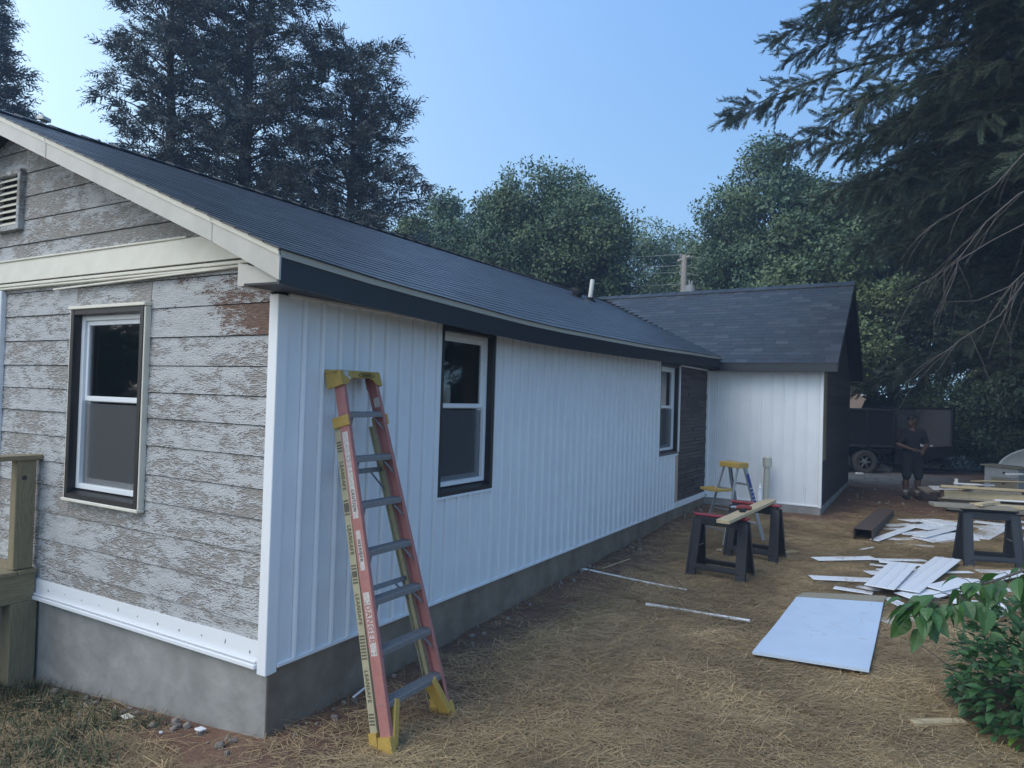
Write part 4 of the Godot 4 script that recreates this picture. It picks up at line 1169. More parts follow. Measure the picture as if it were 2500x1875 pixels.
func make_aluminium_ladder() -> void:
	var o := thing("stepladder", "small aluminium stepladder with yellow top and yellow paint shelf standing open", "ladder", Vector3(1.24, -0.245, -7.52))
	# x: front (towards the blue-labelled rails), z: across
	o.rotation.y = 1.05
	var H := 1.16
	for s in [-1.0, 1.0]:
		var r := MB.new()
		channel(r, Vector3(0.42, 0.02, s * 0.23), Vector3(0.06, H, s * 0.155), Vector3(0, 0, -s), Vector3(1, 0.3, 0), 0.062, 0.02, 0.003)
		obj("front_rail", r, M.aluminium, o)
		r = MB.new()
		channel(r, Vector3(-0.40, 0.02, s * 0.215), Vector3(-0.05, H, s * 0.14), Vector3(0, 0, -s), Vector3(1, -0.3, 0), 0.032, 0.018, 0.003)
		obj("rear_rail", r, M.aluminium, o)
		r = MB.new()
		r.box(Vector3(0.425, 0.02, s * 0.23), Vector3(0.07, 0.04, 0.035), Basis(), 0.006)
		obj("foot", r, M.grey_plastic, o)
		r = MB.new()
		r.box(Vector3(-0.405, 0.02, s * 0.215), Vector3(0.045, 0.04, 0.03), Basis(), 0.006)
		obj("foot", r, M.grey_plastic, o)
		r = MB.new()
		r.bar(Vector3(0.25, 0.56, s * 0.185), Vector3(-0.22, 0.56, s * 0.17), 0.016, 0.004, Vector3(0, 0, 1))
		obj("spreader", r, M.aluminium, o)
		r = MB.new()
		var a := Vector3(0.245, 0.60, s * 0.1985); var b := Vector3(0.105, 1.03, s * 0.1675)
		r.bar(a, b, 0.003, 0.052, Vector3(1, 0.3, 0))
		obj("blue_label", r, M.blue_label, o)
		r = MB.new()
		for k in 4:
			var c := a.lerp(b, 0.12 + k * 0.13)
			r.box(c + Vector3(0, 0, s * 0.002), Vector3(0.045, 0.016, 0.003), Basis(Vector3.BACK, 0.32), 0.0)
		obj("label_stripes", r, M.sticker, o)
	for k in 3:
		var y := 0.29 * (k + 1)
		var st := MB.new()
		var x := lerpf(0.42, 0.06, y / H); var w := lerpf(0.23, 0.155, y / H)
		st.box(Vector3(x, y, 0), Vector3(0.075, 0.024, w * 2 - 0.012), Basis(), 0.003)
		obj("step", st, M.aluminium, o)
		st = MB.new()
		x = lerpf(-0.40, -0.05, y / H); w = lerpf(0.215, 0.14, y / H)
		st.box(Vector3(x, y - 0.06, 0), Vector3(0.012, 0.025, w * 2 - 0.012), Basis(), 0.002)
		obj("rear_rung", st, M.aluminium, o)
	var cp := MB.new()
	cp.box(Vector3(0.0, H + 0.02, 0), Vector3(0.20, 0.03, 0.37), Basis(), 0.008)
	cp.box(Vector3(0.098, H - 0.012, 0), Vector3(0.014, 0.06, 0.37), Basis(), 0.004)
	cp.box(Vector3(-0.098, H - 0.012, 0), Vector3(0.014, 0.06, 0.37), Basis(), 0.004)
	cp.box(Vector3(0.0, H - 0.012, 0.178), Vector3(0.18, 0.06, 0.014), Basis(), 0.004)
	cp.box(Vector3(0.0, H - 0.012, -0.178), Vector3(0.18, 0.06, 0.014), Basis(), 0.004)
	obj("top_cap", cp, M.yellow, o)
	cp = MB.new()
	cp.box(Vector3(-0.36, 0.80, 0.0), Vector3(0.30, 0.022, 0.33), Basis(), 0.006)
	cp.box(Vector3(-0.36, 0.815, 0.155), Vector3(0.30, 0.03, 0.02), Basis(), 0.005)
	cp.box(Vector3(-0.36, 0.815, -0.155), Vector3(0.30, 0.03, 0.02), Basis(), 0.005)
	cp.box(Vector3(-0.50, 0.815, 0), Vector3(0.02, 0.03, 0.29), Basis(), 0.005)
	obj("paint_shelf", cp, M.yellow, o)

func lay(called: String, label: String, cat: String, a: Vector2, b: Vector2, w: float, t: float, lift: float, m: Material, group := "", ribs := 0, turn := 0.0, tiltx := 0.0) -> MeshInstance3D:
	var mb := MB.new()
	var l := a.distance_to(b)
	mb.box(Vector3.ZERO, Vector3(l, t, w), Basis(), minf(0.003, t * 0.3))
	for i in ribs:
		var z := -w / 2 + w * (i + 0.75) / (ribs + 0.5)
		mb.box(Vector3(0, t / 2 + 0.003, z), Vector3(l * 0.998, 0.012, 0.016), Basis(), 0.003)
		mb.box(Vector3(0, t / 2 + 0.001, z + 0.022), Vector3(l * 0.998, 0.006, 0.005), Basis(), 0.001)
	var o := obj(called, mb, m)
	tag(o, label, cat, group)
	var ya := ground_at(a.x, a.y) + lift; var yb := ground_at(b.x, b.y) + lift
	var d := Vector3(b.x - a.x, yb - ya, b.y - a.y).normalized()
	var up := Vector3.UP.rotated(d, tiltx)
	var z := d.cross(up).normalized()
	o.transform = Transform3D(Basis(d, z.cross(d), z), Vector3((a.x + b.x) / 2, (ya + yb) / 2, (a.y + b.y) / 2))
	return o

func make_scraps() -> void:
	# [ax, az, bx, bz, width, lift, ribs, label]
	var G1 := "white siding offcuts beside the foam sheet"
	var G2 := "white siding offcuts beyond the right sawhorse"
	var B := [
		[2.44, -6.95, 3.11, -7.44, 0.20, 0.05, 0, "wide plain white strip lying farthest left at the back of the near offcut heap"],
		[3.08, -7.40, 3.70, -7.72, 0.13, 0.035, 0, "white strip with pointed end, butting the wide plain strip"],
		[3.08, -7.14, 3.57, -7.16, 0.09, 0.035, 0, "narrow white strip under the crossing panels, its left tip towards the sawhorse"],
		[3.18, -7.26, 3.73, -7.33, 0.10, 0.06, 0, "white strip fanned out right of a narrow one, back of near heap"],
		[2.52, -5.96, 3.24, -6.30, 0.19, 0.05, 0, "chipped white strip pointing left, halfway between heap and foam sheet"],
		[2.80, -5.66, 3.20, -5.64, 0.15, 0.05, 0, "short pointed white strip touching the far left of the foam sheet"],
		[3.02, -5.95, 3.26, -5.84, 0.10, 0.035, 0, "small torn white scrap just behind the foam sheet"],
		[3.96, -7.75, 3.50, -5.75, 0.30, 0.10, 2, "long ribbed white panel crossing the near heap from the back"],
		[3.46, -6.88, 3.26, -5.58, 0.30, 0.14, 2, "ribbed white panel on top of the near heap, cracked across the middle"],
		[3.08, -6.58, 3.56, -6.84, 0.20, 0.05, 0, "white offcut with a sawn corner peeping from under the cracked panel"],
		[3.18, -6.86, 3.62, -7.16, 0.08, 0.035, 0, "thin white strip behind the cracked panel"],
		[3.36, -4.72, 3.80, -5.48, 0.24, 0.02, 1, "white offcut nearest the camera, just right of the foam sheet"],
		[3.34, -5.58, 3.58, -5.25, 0.12, 0.04, 0, "tilted white scrap at the right back corner of the foam sheet"],
		[3.50, -5.60, 4.10, -6.34, 0.26, 0.07, 1, "ribbed white offcut below the leafy branch"],
		[3.85, -7.10, 4.20, -7.34, 0.09, 0.05, 0, "thin white strip running to the foot of the right sawhorse"],
		[3.78, -6.02, 4.14, -6.62, 0.22, 0.11, 1, "white offcut half hidden by the leafy branch"],
		[3.94, -5.82, 4.42, -5.88, 0.20, 0.05, 1, "white offcut glimpsed through the drooping leaves"],
		[4.14, -5.36, 4.46, -5.94, 0.22, 0.03, 0, "white offcut behind the top of the leafy clump"],
		[4.38, -6.98, 4.78, -7.60, 0.22, 0.09, 1, "white offcut at the right edge of the near heap"],
		[4.38, -6.70, 4.76, -6.68, 0.18, 0.04, 0, "white offcut at the right edge, under another one"],
		[4.26, -7.52, 4.66, -7.71, 0.15, 0.03, 0, "white offcut under the right sawhorse"],
		[4.14, -6.90, 4.36, -6.10, 0.22, 0.06, 1, "white offcut in the middle right of the near heap"]]
	for q in B: lay("siding_offcut", q[7], "offcut", Vector2(q[0], q[1]), Vector2(q[2], q[3]), q[4], 0.010, q[5], M.white, G1, q[6], 0, 0.04 * sin(q[0] * 40))
	var A := [
		[3.13, -10.05, 3.52, -10.42, 0.20, 0.03, 0, "white offcut at the far left of the far heap, next to the brown tube"],
		[3.11, -9.76, 3.45, -10.00, 0.15, 0.03, 0, "white strip lying left in the far heap, close to the brown tube"],
		[3.05, -8.62, 3.60, -10.30, 0.13, 0.06, 0, "long white strip slanting forward from the far heap to the brown tube's mouth"],
		[3.40, -10.7, 3.95, -11.22, 0.34, 0.04, 1, "wide white offcut at the back of the far heap"],
		[3.66, -10.80, 3.98, -10.42, 0.30, 0.07, 1, "white offcut crossing the back of the far heap"],
		[3.60, -9.98, 4.16, -11.0, 0.36, 0.06, 2, "ribbed white panel across the middle of the far heap"],
		[3.38, -9.45, 3.78, -9.90, 0.24, 0.04, 1, "white offcut in the middle of the far heap"],
		[3.20, -8.96, 3.68, -9.32, 0.18, 0.03, 0, "white offcut in front at the left of the far heap"],
		[3.62, -9.16, 4.14, -10.3, 0.20, 0.08, 0, "narrow white strip slanting across the right of the far heap"],
		[3.66, -9.05, 4.18, -9.90, 0.34, 0.05, 2, "wide ribbed white offcut left of the right sawhorse"],
		[3.33, -8.84, 3.82, -8.80, 0.20, 0.02, 0, "white offcut nearest in front of the far heap"],
		[3.82, -9.10, 4.20, -9.62, 0.12, 0.03, 0, "thin white strip beside the right sawhorse's leg"],
		[4.46, -12.1, 4.88, -11.82, 0.10, 0.05, 0, "white strip behind the right sawhorse, highest in the photo"],
		[4.44, -11.40, 4.86, -11.31, 0.22, 0.05, 0, "white offcut seen through the top of the right sawhorse"],
		[4.42, -10.80, 4.84, -11.17, 0.22, 0.03, 0, "white offcut seen through the middle of the right sawhorse"],
		[4.38, -9.80, 4.78, -11.19, 0.34, 0.04, 2, "ribbed white panel seen through the right sawhorse"],
		[4.24, -10.50, 4.34, -9.57, 0.16, 0.04, 0, "white strip seen between the legs of the right sawhorse"],
		[5.07, -11.95, 5.30, -11.75, 0.18, 0.04, 0, "white offcut at the right edge of the photo, farthest back"],
		[4.98, -11.24, 5.25, -11.29, 0.24, 0.04, 0, "white offcut at the right edge of the photo, second from the back"],
		[4.90, -10.08, 5.15, -10.25, 0.28, 0.03, 1, "white offcut at the right edge of the photo, third from the back"],
		[4.85, -9.51, 5.10, -9.64, 0.24, 0.03, 1, "white offcut at the right edge of the photo, nearest of four"]]
	for q in A: lay("siding_offcut", q[7], "offcut", Vector2(q[0], q[1]), Vector2(q[2], q[3]), q[4], 0.010, q[5], M.white, G2, q[6], 0, 0.05 * sin(q[1] * 40))
	# foam sheet
	var fo := thing("foam_sheet", "large pale rigid foam sheet lying flat on the straw", "foam board")
	var a := Vector3(2.43, 0, -3.06); var b := Vector3(3.308, 0, -3.17); var c := Vector3(3.318, 0, -5.28); var d := Vector3(2.50, 0, -4.98)
	var fb := MB.new()
	var n := 8
	var hh := func(p: Vector3) -> float: return gy(p.x, p.z) + 0.045 + 0.02 * smoothstep(-4.0, -3.1, p.z)
	for i in n:
		var k0 := float(i) / n; var k1 := float(i + 1) / n
		var P := []
		for t in [0.0, 0.024]:
			for q in [a.lerp(d, k0), b.lerp(c, k0), b.lerp(c, k1), a.lerp(d, k1)]: P.append(Vector3(q.x, hh.call(q) + t, q.z))
		fb.hexa(P)
	obj("panel", fb, M.foam, fo)
	var kb := MB.new()
	var P2 := []
	for t in [0.0, 0.024]:
		for q in [Vector3(2.50, 0, -4.99), c + Vector3(0, 0, -0.01), Vector3(3.33, 0, -5.55), Vector3(2.54, 0, -5.20)]: P2.append(Vector3(q.x, hh.call(q) + t, q.z))
	kb.hexa(P2)
	obj("kraft_edge", kb, M.kraft, fo)
	for q in [[2.82, -3.95, 0.10, 0.02, 0.6], [3.0, -4.3, 0.2, 0.004, 0.1], [2.75, -4.5, 0.16, 0.004, -0.1], [3.2, -4.8, 0.22, 0.003, 0.9]]:
		var sm := MB.new()
		var y: float = hh.call(Vector3(q[0], 0, q[1])) + 0.0255
		sm.box(Vector3(q[0], y, q[1]), Vector3(q[2], 0.0015, q[3]), Basis(Vector3.UP, q[4]), 0.0)
		obj("scuff", sm, M.get("scuff", mat("scuff", 0.50, 0.53, 0.60, 0.8)), fo)
	# loose trims and small litter
	lay("trim_strip", "straight white trim strip lying alone on the straw in front of the sawhorses", "trim", Vector2(1.165, -3.97), Vector2(2.212, -4.03), 0.035, 0.022, 0.03, M.white)
	var cb := MB.new()
	var pts := []; var rad := []
	for q in [[0.02, -4.86], [0.10, -4.90], [0.35, -4.88], [0.70, -4.82], [1.05, -4.77], [1.38, -4.73]]:
		pts.append(Vector3(q[0], ground_at(q[0], q[1]) + 0.022, q[1])); rad.append(0.012)
	cb.tube(pts, rad, 6)
	tag(obj("trim_strip", cb, M.white), "thin white bent trim strip running out from the wall over the straw", "trim")
	lay("stick", "short thin stick lying on bare clay by the footing", "stick", Vector2(0.218, -5.06), Vector2(0.36, -5.65), 0.014, 0.012, 0.03, M.pine)
	lay("wood_offcut", "small tan board end half under the leafy clump", "board", Vector2(3.62, -2.47), Vector2(3.93, -2.68), 0.07, 0.03, 0.03, M.pine)
	lay("wood_offcut", "little pale wood offcut behind the second sawhorse's foot", "board", Vector2(1.98, -7.20), Vector2(2.14, -7.34), 0.07, 0.03, 0.03, M.pine)
	lay("flat_board", "thin flat board lying on the ground behind the right sawhorse", "board", Vector2(3.95, -11.2), Vector2(4.35, -11.4), 0.10, 0.03, 0.03, M.pine)
	lay("white_scrap", "curled white plastic scrap on the straw in front of the brown tube", "scrap", Vector2(2.90, -7.98), Vector2(3.06, -8.20), 0.04, 0.012, 0.03, M.white)
	lay("white_scrap", "tiny white scrap by the near foot of the aluminium ladder", "scrap", Vector2(1.20, -6.80), Vector2(1.25, -6.84), 0.045, 0.02, 0.03, M.white)
	lay("white_scrap", "small white lump on the gravel under the trailer wheel", "scrap", Vector2(1.95, -20.2), Vector2(2.12, -20.3), 0.10, 0.05, 0.05, M.white)
	lay("paper_scrap", "cream paper scrap on the clay below the gable footing", "scrap", Vector2(-1.26, 0.16), Vector2(-1.15, 0.18), 0.06, 0.003, 0.03, M.cream)
	lay("white_scrap", "torn white scrap on the clay under the gable wall's right half", "scrap", Vector2(-0.54, 0.09), Vector2(-0.47, 0.10), 0.05, 0.012, 0.03, M.white)
	lay("white_scrap", "small white pebble-like scrap on the clay in front of the gable", "scrap", Vector2(-0.72, 0.24), Vector2(-0.695, 0.25), 0.02, 0.012, 0.02, M.white)
	lay("splinter", "thin pale splinter lying by the grass under the gable", "stick", Vector2(-1.53, 0.16), Vector2(-1.37, 0.19), 0.010, 0.008, 0.025, M.pine)
	lay("white_scrap", "bent white strip against the footing left of the tall ladder", "scrap", Vector2(0.10, -0.72), Vector2(0.06, -0.90), 0.02, 0.008, 0.04, M.white)
	lay("white_scrap", "white chip on the straw right of the tall ladder's far foot", "scrap", Vector2(1.10, -1.12), Vector2(1.125, -1.13), 0.018, 0.010, 0.02, M.white)

func make_things() -> void:
	var h1 := make_sawhorse("black sawhorse with red top, nearest one, by the long wall", Vector3(1.545, gy(1.5, -5.55), -5.56), -0.06, M.black_plastic, true)
	var h2 := make_sawhorse("black sawhorse with red top standing behind the nearest one", Vector3(1.71, gy(1.7, -6.75), -6.75), -0.10, M.black_plastic, true)
	var h3 := make_sawhorse("charcoal sawhorse at the right among white offcuts", Vector3(4.42, gy(4.4, -8.0), -8.02), 0.30, M.grey_plastic, false)
	# plank across the two near horses
	var pk := MB.new()
	pk.box(Vector3.ZERO, Vector3(2.0, 0.040, 0.15), Basis(), 0.004)
	var po := obj("lumber_plank", pk, M.pine)
	tag(po, "pale lumber plank resting across the two red-topped sawhorses", "plank")
	po.transform = Transform3D(Basis(Vector3.UP, 1.49) * Basis(Vector3.BACK, 0.018), Vector3(1.795, 0.492, -5.92))
	var top := 0.514
	# clamp lying on the plank
	var cl := thing("hand_tool", "red and black power tool lying on the plank", "tool", Vector3(1.70, 0.508, -5.72))
	cl.rotation.y = 0.5
	var t := MB.new()
	t.tube([Vector3(-0.02, 0.035, 0), Vector3(0.05, 0.035, 0), Vector3(0.12, 0.034, 0), Vector3(0.17, 0.03, 0)], [0.02, 0.034, 0.034, 0.018], 10)
	obj("body", t, M.rust_red_tool, cl)
	t = MB.new()
	t.tube([Vector3(-0.02, 0.035, 0), Vector3(-0.08, 0.034, 0.0), Vector3(-0.085, 0.034, 0.0)], [0.02, 0.016, 0.006], 8)
	obj("chuck", t, M.chrome, cl)
	t = MB.new()
	t.bar(Vector3(0.10, 0.02, 0), Vector3(0.02, 0.016, 0.13), 0.035, 0.03, Vector3.UP, 0.006)
	obj("handle", t, M.black_plastic, cl)
	t = MB.new()
	t.box(Vector3(0.015, 0.02, 0.15), Vector3(0.07, 0.04, 0.05), Basis(Vector3.UP, 0.3), 0.006)
	obj("battery", t, M.black_plastic, cl)
	# bottle on the far end of the plank
	var bo := thing("bottle", "clear spray bottle with white cap standing on the plank's far end", "bottle", Vector3(1.77, 0.525, -6.72))
	t = MB.new()
	t.tube([Vector3(0, 0, 0), Vector3(0, 0.012, 0), Vector3(0, 0.12, 0), Vector3(0, 0.15, 0), Vector3(0, 0.165, 0)], [0.03, 0.036, 0.036, 0.018, 0.014], 12)
	obj("body", t, M.bottle, bo)
	t = MB.new()
	t.tube([Vector3(0, 0.163, 0), Vector3(0, 0.185, 0), Vector3(0, 0.19, 0), Vector3(0, 0.225, 0)], [0.017, 0.017, 0.009, 0.008], 10)
	obj("cap", t, M.white, bo)
	# pipe by the wing
	var pv := thing("vent_pipe", "capped cream plastic pipe standing by the wing's white wall", "pipe", Vector3(1.215, gy(1.2, -10.3), -10.28))
	t = MB.new()
	t.tube([Vector3(-0.02, -0.05, 0), Vector3(0.0, 0.92, 0)], [0.054, 0.054], 16)
	obj("pipe", t, M.pvc, pv)
	t = MB.new()
	t.tube([Vector3(0, 0.84, 0), Vector3(0, 0.85, 0), Vector3(0, 0.98, 0), Vector3(0, 1.0, 0)], [0.070, 0.080, 0.080, 0.068], 16)
	obj("coupling", t, M.pvc, pv)
	t = MB.new()
	t.tube([Vector3(0, 0.998, 0), Vector3(0, 1.025, 0)], [0.05, 0.05], 12)
	t.box(Vector3(0, 1.04, 0), Vector3(0.04, 0.035, 0.04), Basis(), 0.005)
	obj("plug", t, M.white_pvc, pv)
	make_aluminium_ladder()
	# hollow brown chute
	var tb := thing("metal_chute", "empty rusty brown box-section tube lying on the ground", "tube", Vector3(2.90, gy(2.9, -8.6), -8.6))
	tb.rotation.y = -0.075
	for q in [[Vector3(0, 0.007, -1.3), Vector3(0.26, 0.014, 2.6)], [Vector3(0, 0.203, -1.3), Vector3(0.26, 0.014, 2.6)], [Vector3(-0.123, 0.105, -1.3), Vector3(0.014, 0.18, 2.6)], [Vector3(0.123, 0.105, -1.3), Vector3(0.014, 0.18, 2.6)]]:
		t = MB.new(); t.box(q[0], q[1], Basis(), 0.003)
		obj("side_plate", t, M.rusty_brown, tb)
	lay("flat_stick", "thin brown stick under the mouth of the brown tube", "stick", Vector2(2.66, -8.45), Vector2(2.85, -8.50), 0.04, 0.02, 0.02, M.rusty_brown)
	# boards laid on the right sawhorse
	for q in [["grey weathered board on the right sawhorse, front one, white paint splashed on it", Vector3(4.22, 0, -7.96), 0.95, 0.26, 0.040, 0.28, 0.0, M.weathered], ["thin pale board behind it on the right sawhorse, longest of the boards", Vector3(4.70, 0, -8.22), 1.0, 0.09, 0.045, 0.22, 0.002, M.pine], ["short tan board end lying crosswise on the right sawhorse", Vector3(4.40, 0, -8.05), 0.5, 0.10, 0.038, 1.1, 0.045, M.pine]]:
		t = MB.new()
		t.box(Vector3.ZERO, Vector3(q[2], q[4], q[3]), Basis(), 0.004)
		var bd := obj("board", t, q[7])
		tag(bd, q[0], "board", "boards on the right sawhorse")
		bd.transform = Transform3D(Basis(Vector3.UP, q[5]), q[1] + Vector3(0, gy(4.4, -8.2) + 0.748 + q[4] / 2 + q[6], 0))
	# debris heap beyond
	var W := [
		["pale two-by-four lying across the debris heap behind the right sawhorse", 3.95, -12.7, 5.35, -13.1, 0.10, 0.05, 0.46, "pine"],
		["tan board in front of the debris heap, red mark on it", 3.95, -12.5, 4.75, -12.7, 0.26, 0.04, 0.26, "weathered"],
		["white square scrap standing against the left end of the debris heap", 3.80, -13.6, 4.02, -13.65, 0.34, 0.02, 0.34, "white"],
		["grey crumpled panel at the left end of the debris heap", 3.66, -13.9, 4.1, -14.2, 0.34, 0.03, 0.24, "weathered"],
		["bowed white strip arching over the debris heap", 4.2, -13.75, 4.9, -13.95, 0.06, 0.03, 0.44, "white"],
		["tan wide board leaning on the back of the debris heap", 4.6, -13.9, 5.3, -14.3, 0.40, 0.03, 0.50, "pine"],
		["short white strip pointing up from the debris heap's right", 5.1, -14.1, 5.42, -14.4, 0.06, 0.02, 0.66, "white"],
		["thick grey timber under the debris heap", 4.1, -13.3, 5.3, -13.6, 0.24, 0.18, 0.10, "weathered"],
		["second grey timber under the debris heap, nearer one", 4.05, -12.75, 5.4, -13.05, 0.20, 0.18, 0.10, "weathered"],
		["grey timber low at the back of the debris heap", 3.95, -13.9, 5.3, -14.2, 0.24, 0.18, 0.10, "weathered"],
		["tan timber stacked second from the bottom in the debris heap", 4.0, -13.0, 5.4, -13.25, 0.30, 0.14, 0.27, "pine"],
		["grey timber stacked second from the bottom at the heap's back", 4.0, -13.6, 5.3, -13.9, 0.30, 0.14, 0.27, "weathered"],
		["torn white scrap poking out of the heap's front left", 3.92, -12.9, 4.25, -13.2, 0.16, 0.02, 0.38, "white"],
		["tan board end crossing the middle of the debris heap", 4.25, -13.1, 4.55, -13.9, 0.16, 0.03, 0.40, "pine"],
		["white strip low at the right of the debris heap", 4.8, -12.6, 5.4, -12.7, 0.10, 0.03, 0.30, "white"]]
	for q in W: lay("debris_board", q[0], "board", Vector2(q[1], q[2]), Vector2(q[3], q[4]), q[5], q[6], q[7], M[q[8]], "boards in the debris heap", 0, 0, 0.25 * sin(q[1] * 9))
	t = MB.new(); t.tube([Vector3(4.23, 0.12, -13.8), Vector3(4.25, 0.42, -13.82)], [0.035, 0.035], 10)
	tag(obj("pipe_stub", t, M.white_pvc), "white pipe stub standing up out of the debris heap", "pipe")
	# cabinet and basin
	var cb := thing("drawer_cabinet", "worn cabinet with one white and one tan drawer under a tan top", "cabinet", Vector3(5.42, gy(5.4, -18.6), -18.9))
	cb.rotation.y = -0.52
	t = MB.new(); t.box(Vector3(-0.02, 0.28, -0.25), Vector3(0.80, 0.56, 0.50), Basis(), 0.006)
	obj("carcass", t, M.cabinet_white, cb)
	for k in 2:
		t = MB.new(); t.box(Vector3(0.05, 0.15 + 0.27 * k, 0.014), Vector3(0.60, 0.24, 0.025), Basis(), 0.006)
		var dw := obj("drawer_front", t, M.cabinet_tan if k == 0 else M.cabinet_white, cb)
		t = MB.new(); t.tube([Vector3(0.06, 0.16 + 0.27 * k, 0.02), Vector3(0.06, 0.16 + 0.27 * k, 0.05)], [0.022, 0.026], 10)
		obj("knob", t, M.ink, dw)
	t = MB.new(); t.box(Vector3(0, 0.58, -0.23), Vector3(0.98, 0.035, 0.62), Basis(Vector3.BACK, -0.02), 0.006)
	obj("top_board", t, M.cabinet_tan, cb)
	var tub := thing("basin", "white curved basin tipped up behind the drawer cabinet", "basin", Vector3(5.95, gy(6, -19.6) + 0.72, -19.55))
	tub.basis = Basis(Vector3.UP, -0.52) * Basis(Vector3.BACK, 0.30) * Basis(Vector3.RIGHT, 1.0)
	t = MB.new()
	for i in 6:
		for j in 24:
			var q := []
			for w in [[i, j], [i, j + 1], [i + 1, j + 1], [i + 1, j]]:
				var r: float = lerpf(0.25, 1.0, w[0] / 6.0); var an: float = TAU * w[1] / 24.0
				q.append(Vector3(cos(an) * 0.62 * r, -0.34 + 0.34 * pow(r, 3.0), sin(an) * 0.36 * r))
			t.quad(q[3], q[2], q[1], q[0])
			if i == 5:
				t.quad(q[2], q[3], q[3] * Vector3(1.08, 1, 1.12), q[2] * Vector3(1.08, 1, 1.12))
	for j in 24: t.tri(Vector3(0, -0.335, 0), Vector3(cos(TAU * (j + 1) / 24) * 0.155, -0.335, sin(TAU * (j + 1) / 24) * 0.09), Vector3(cos(TAU * j / 24) * 0.155, -0.335, sin(TAU * j / 24) * 0.09))
	obj("bowl", t, M.enamel, tub)
	t = MB.new(); t.bar(Vector3(0.3, -0.25, 0.25), Vector3(0.3, -0.95, -0.2), 0.05, 0.05)
	t.bar(Vector3(-0.3, -0.25, 0.25), Vector3(-0.3, -0.95, -0.2), 0.05, 0.05)
	obj("support", t, M.rusty_brown, tub)
	make_trailer()
	make_pole()
	# pale jar behind the upper pane of the near side window
	var jar := thing("jar", "pale tall jar standing inside behind the near side window", "jar", Vector3(-0.17, 1.69, -2.15))
	t = MB.new(); t.tube([Vector3.ZERO, Vector3(0, 0.01, 0), Vector3(0, 0.17, 0), Vector3(0, 0.19, 0)], [0.03, 0.036, 0.036, 0.026], 12)
	obj("body", t, M.pvc, jar)
	t = MB.new(); t.tube([Vector3(0, 0.19, 0), Vector3(0, 0.215, 0)], [0.03, 0.03], 12)
	obj("lid", t, M.white_pvc, jar)

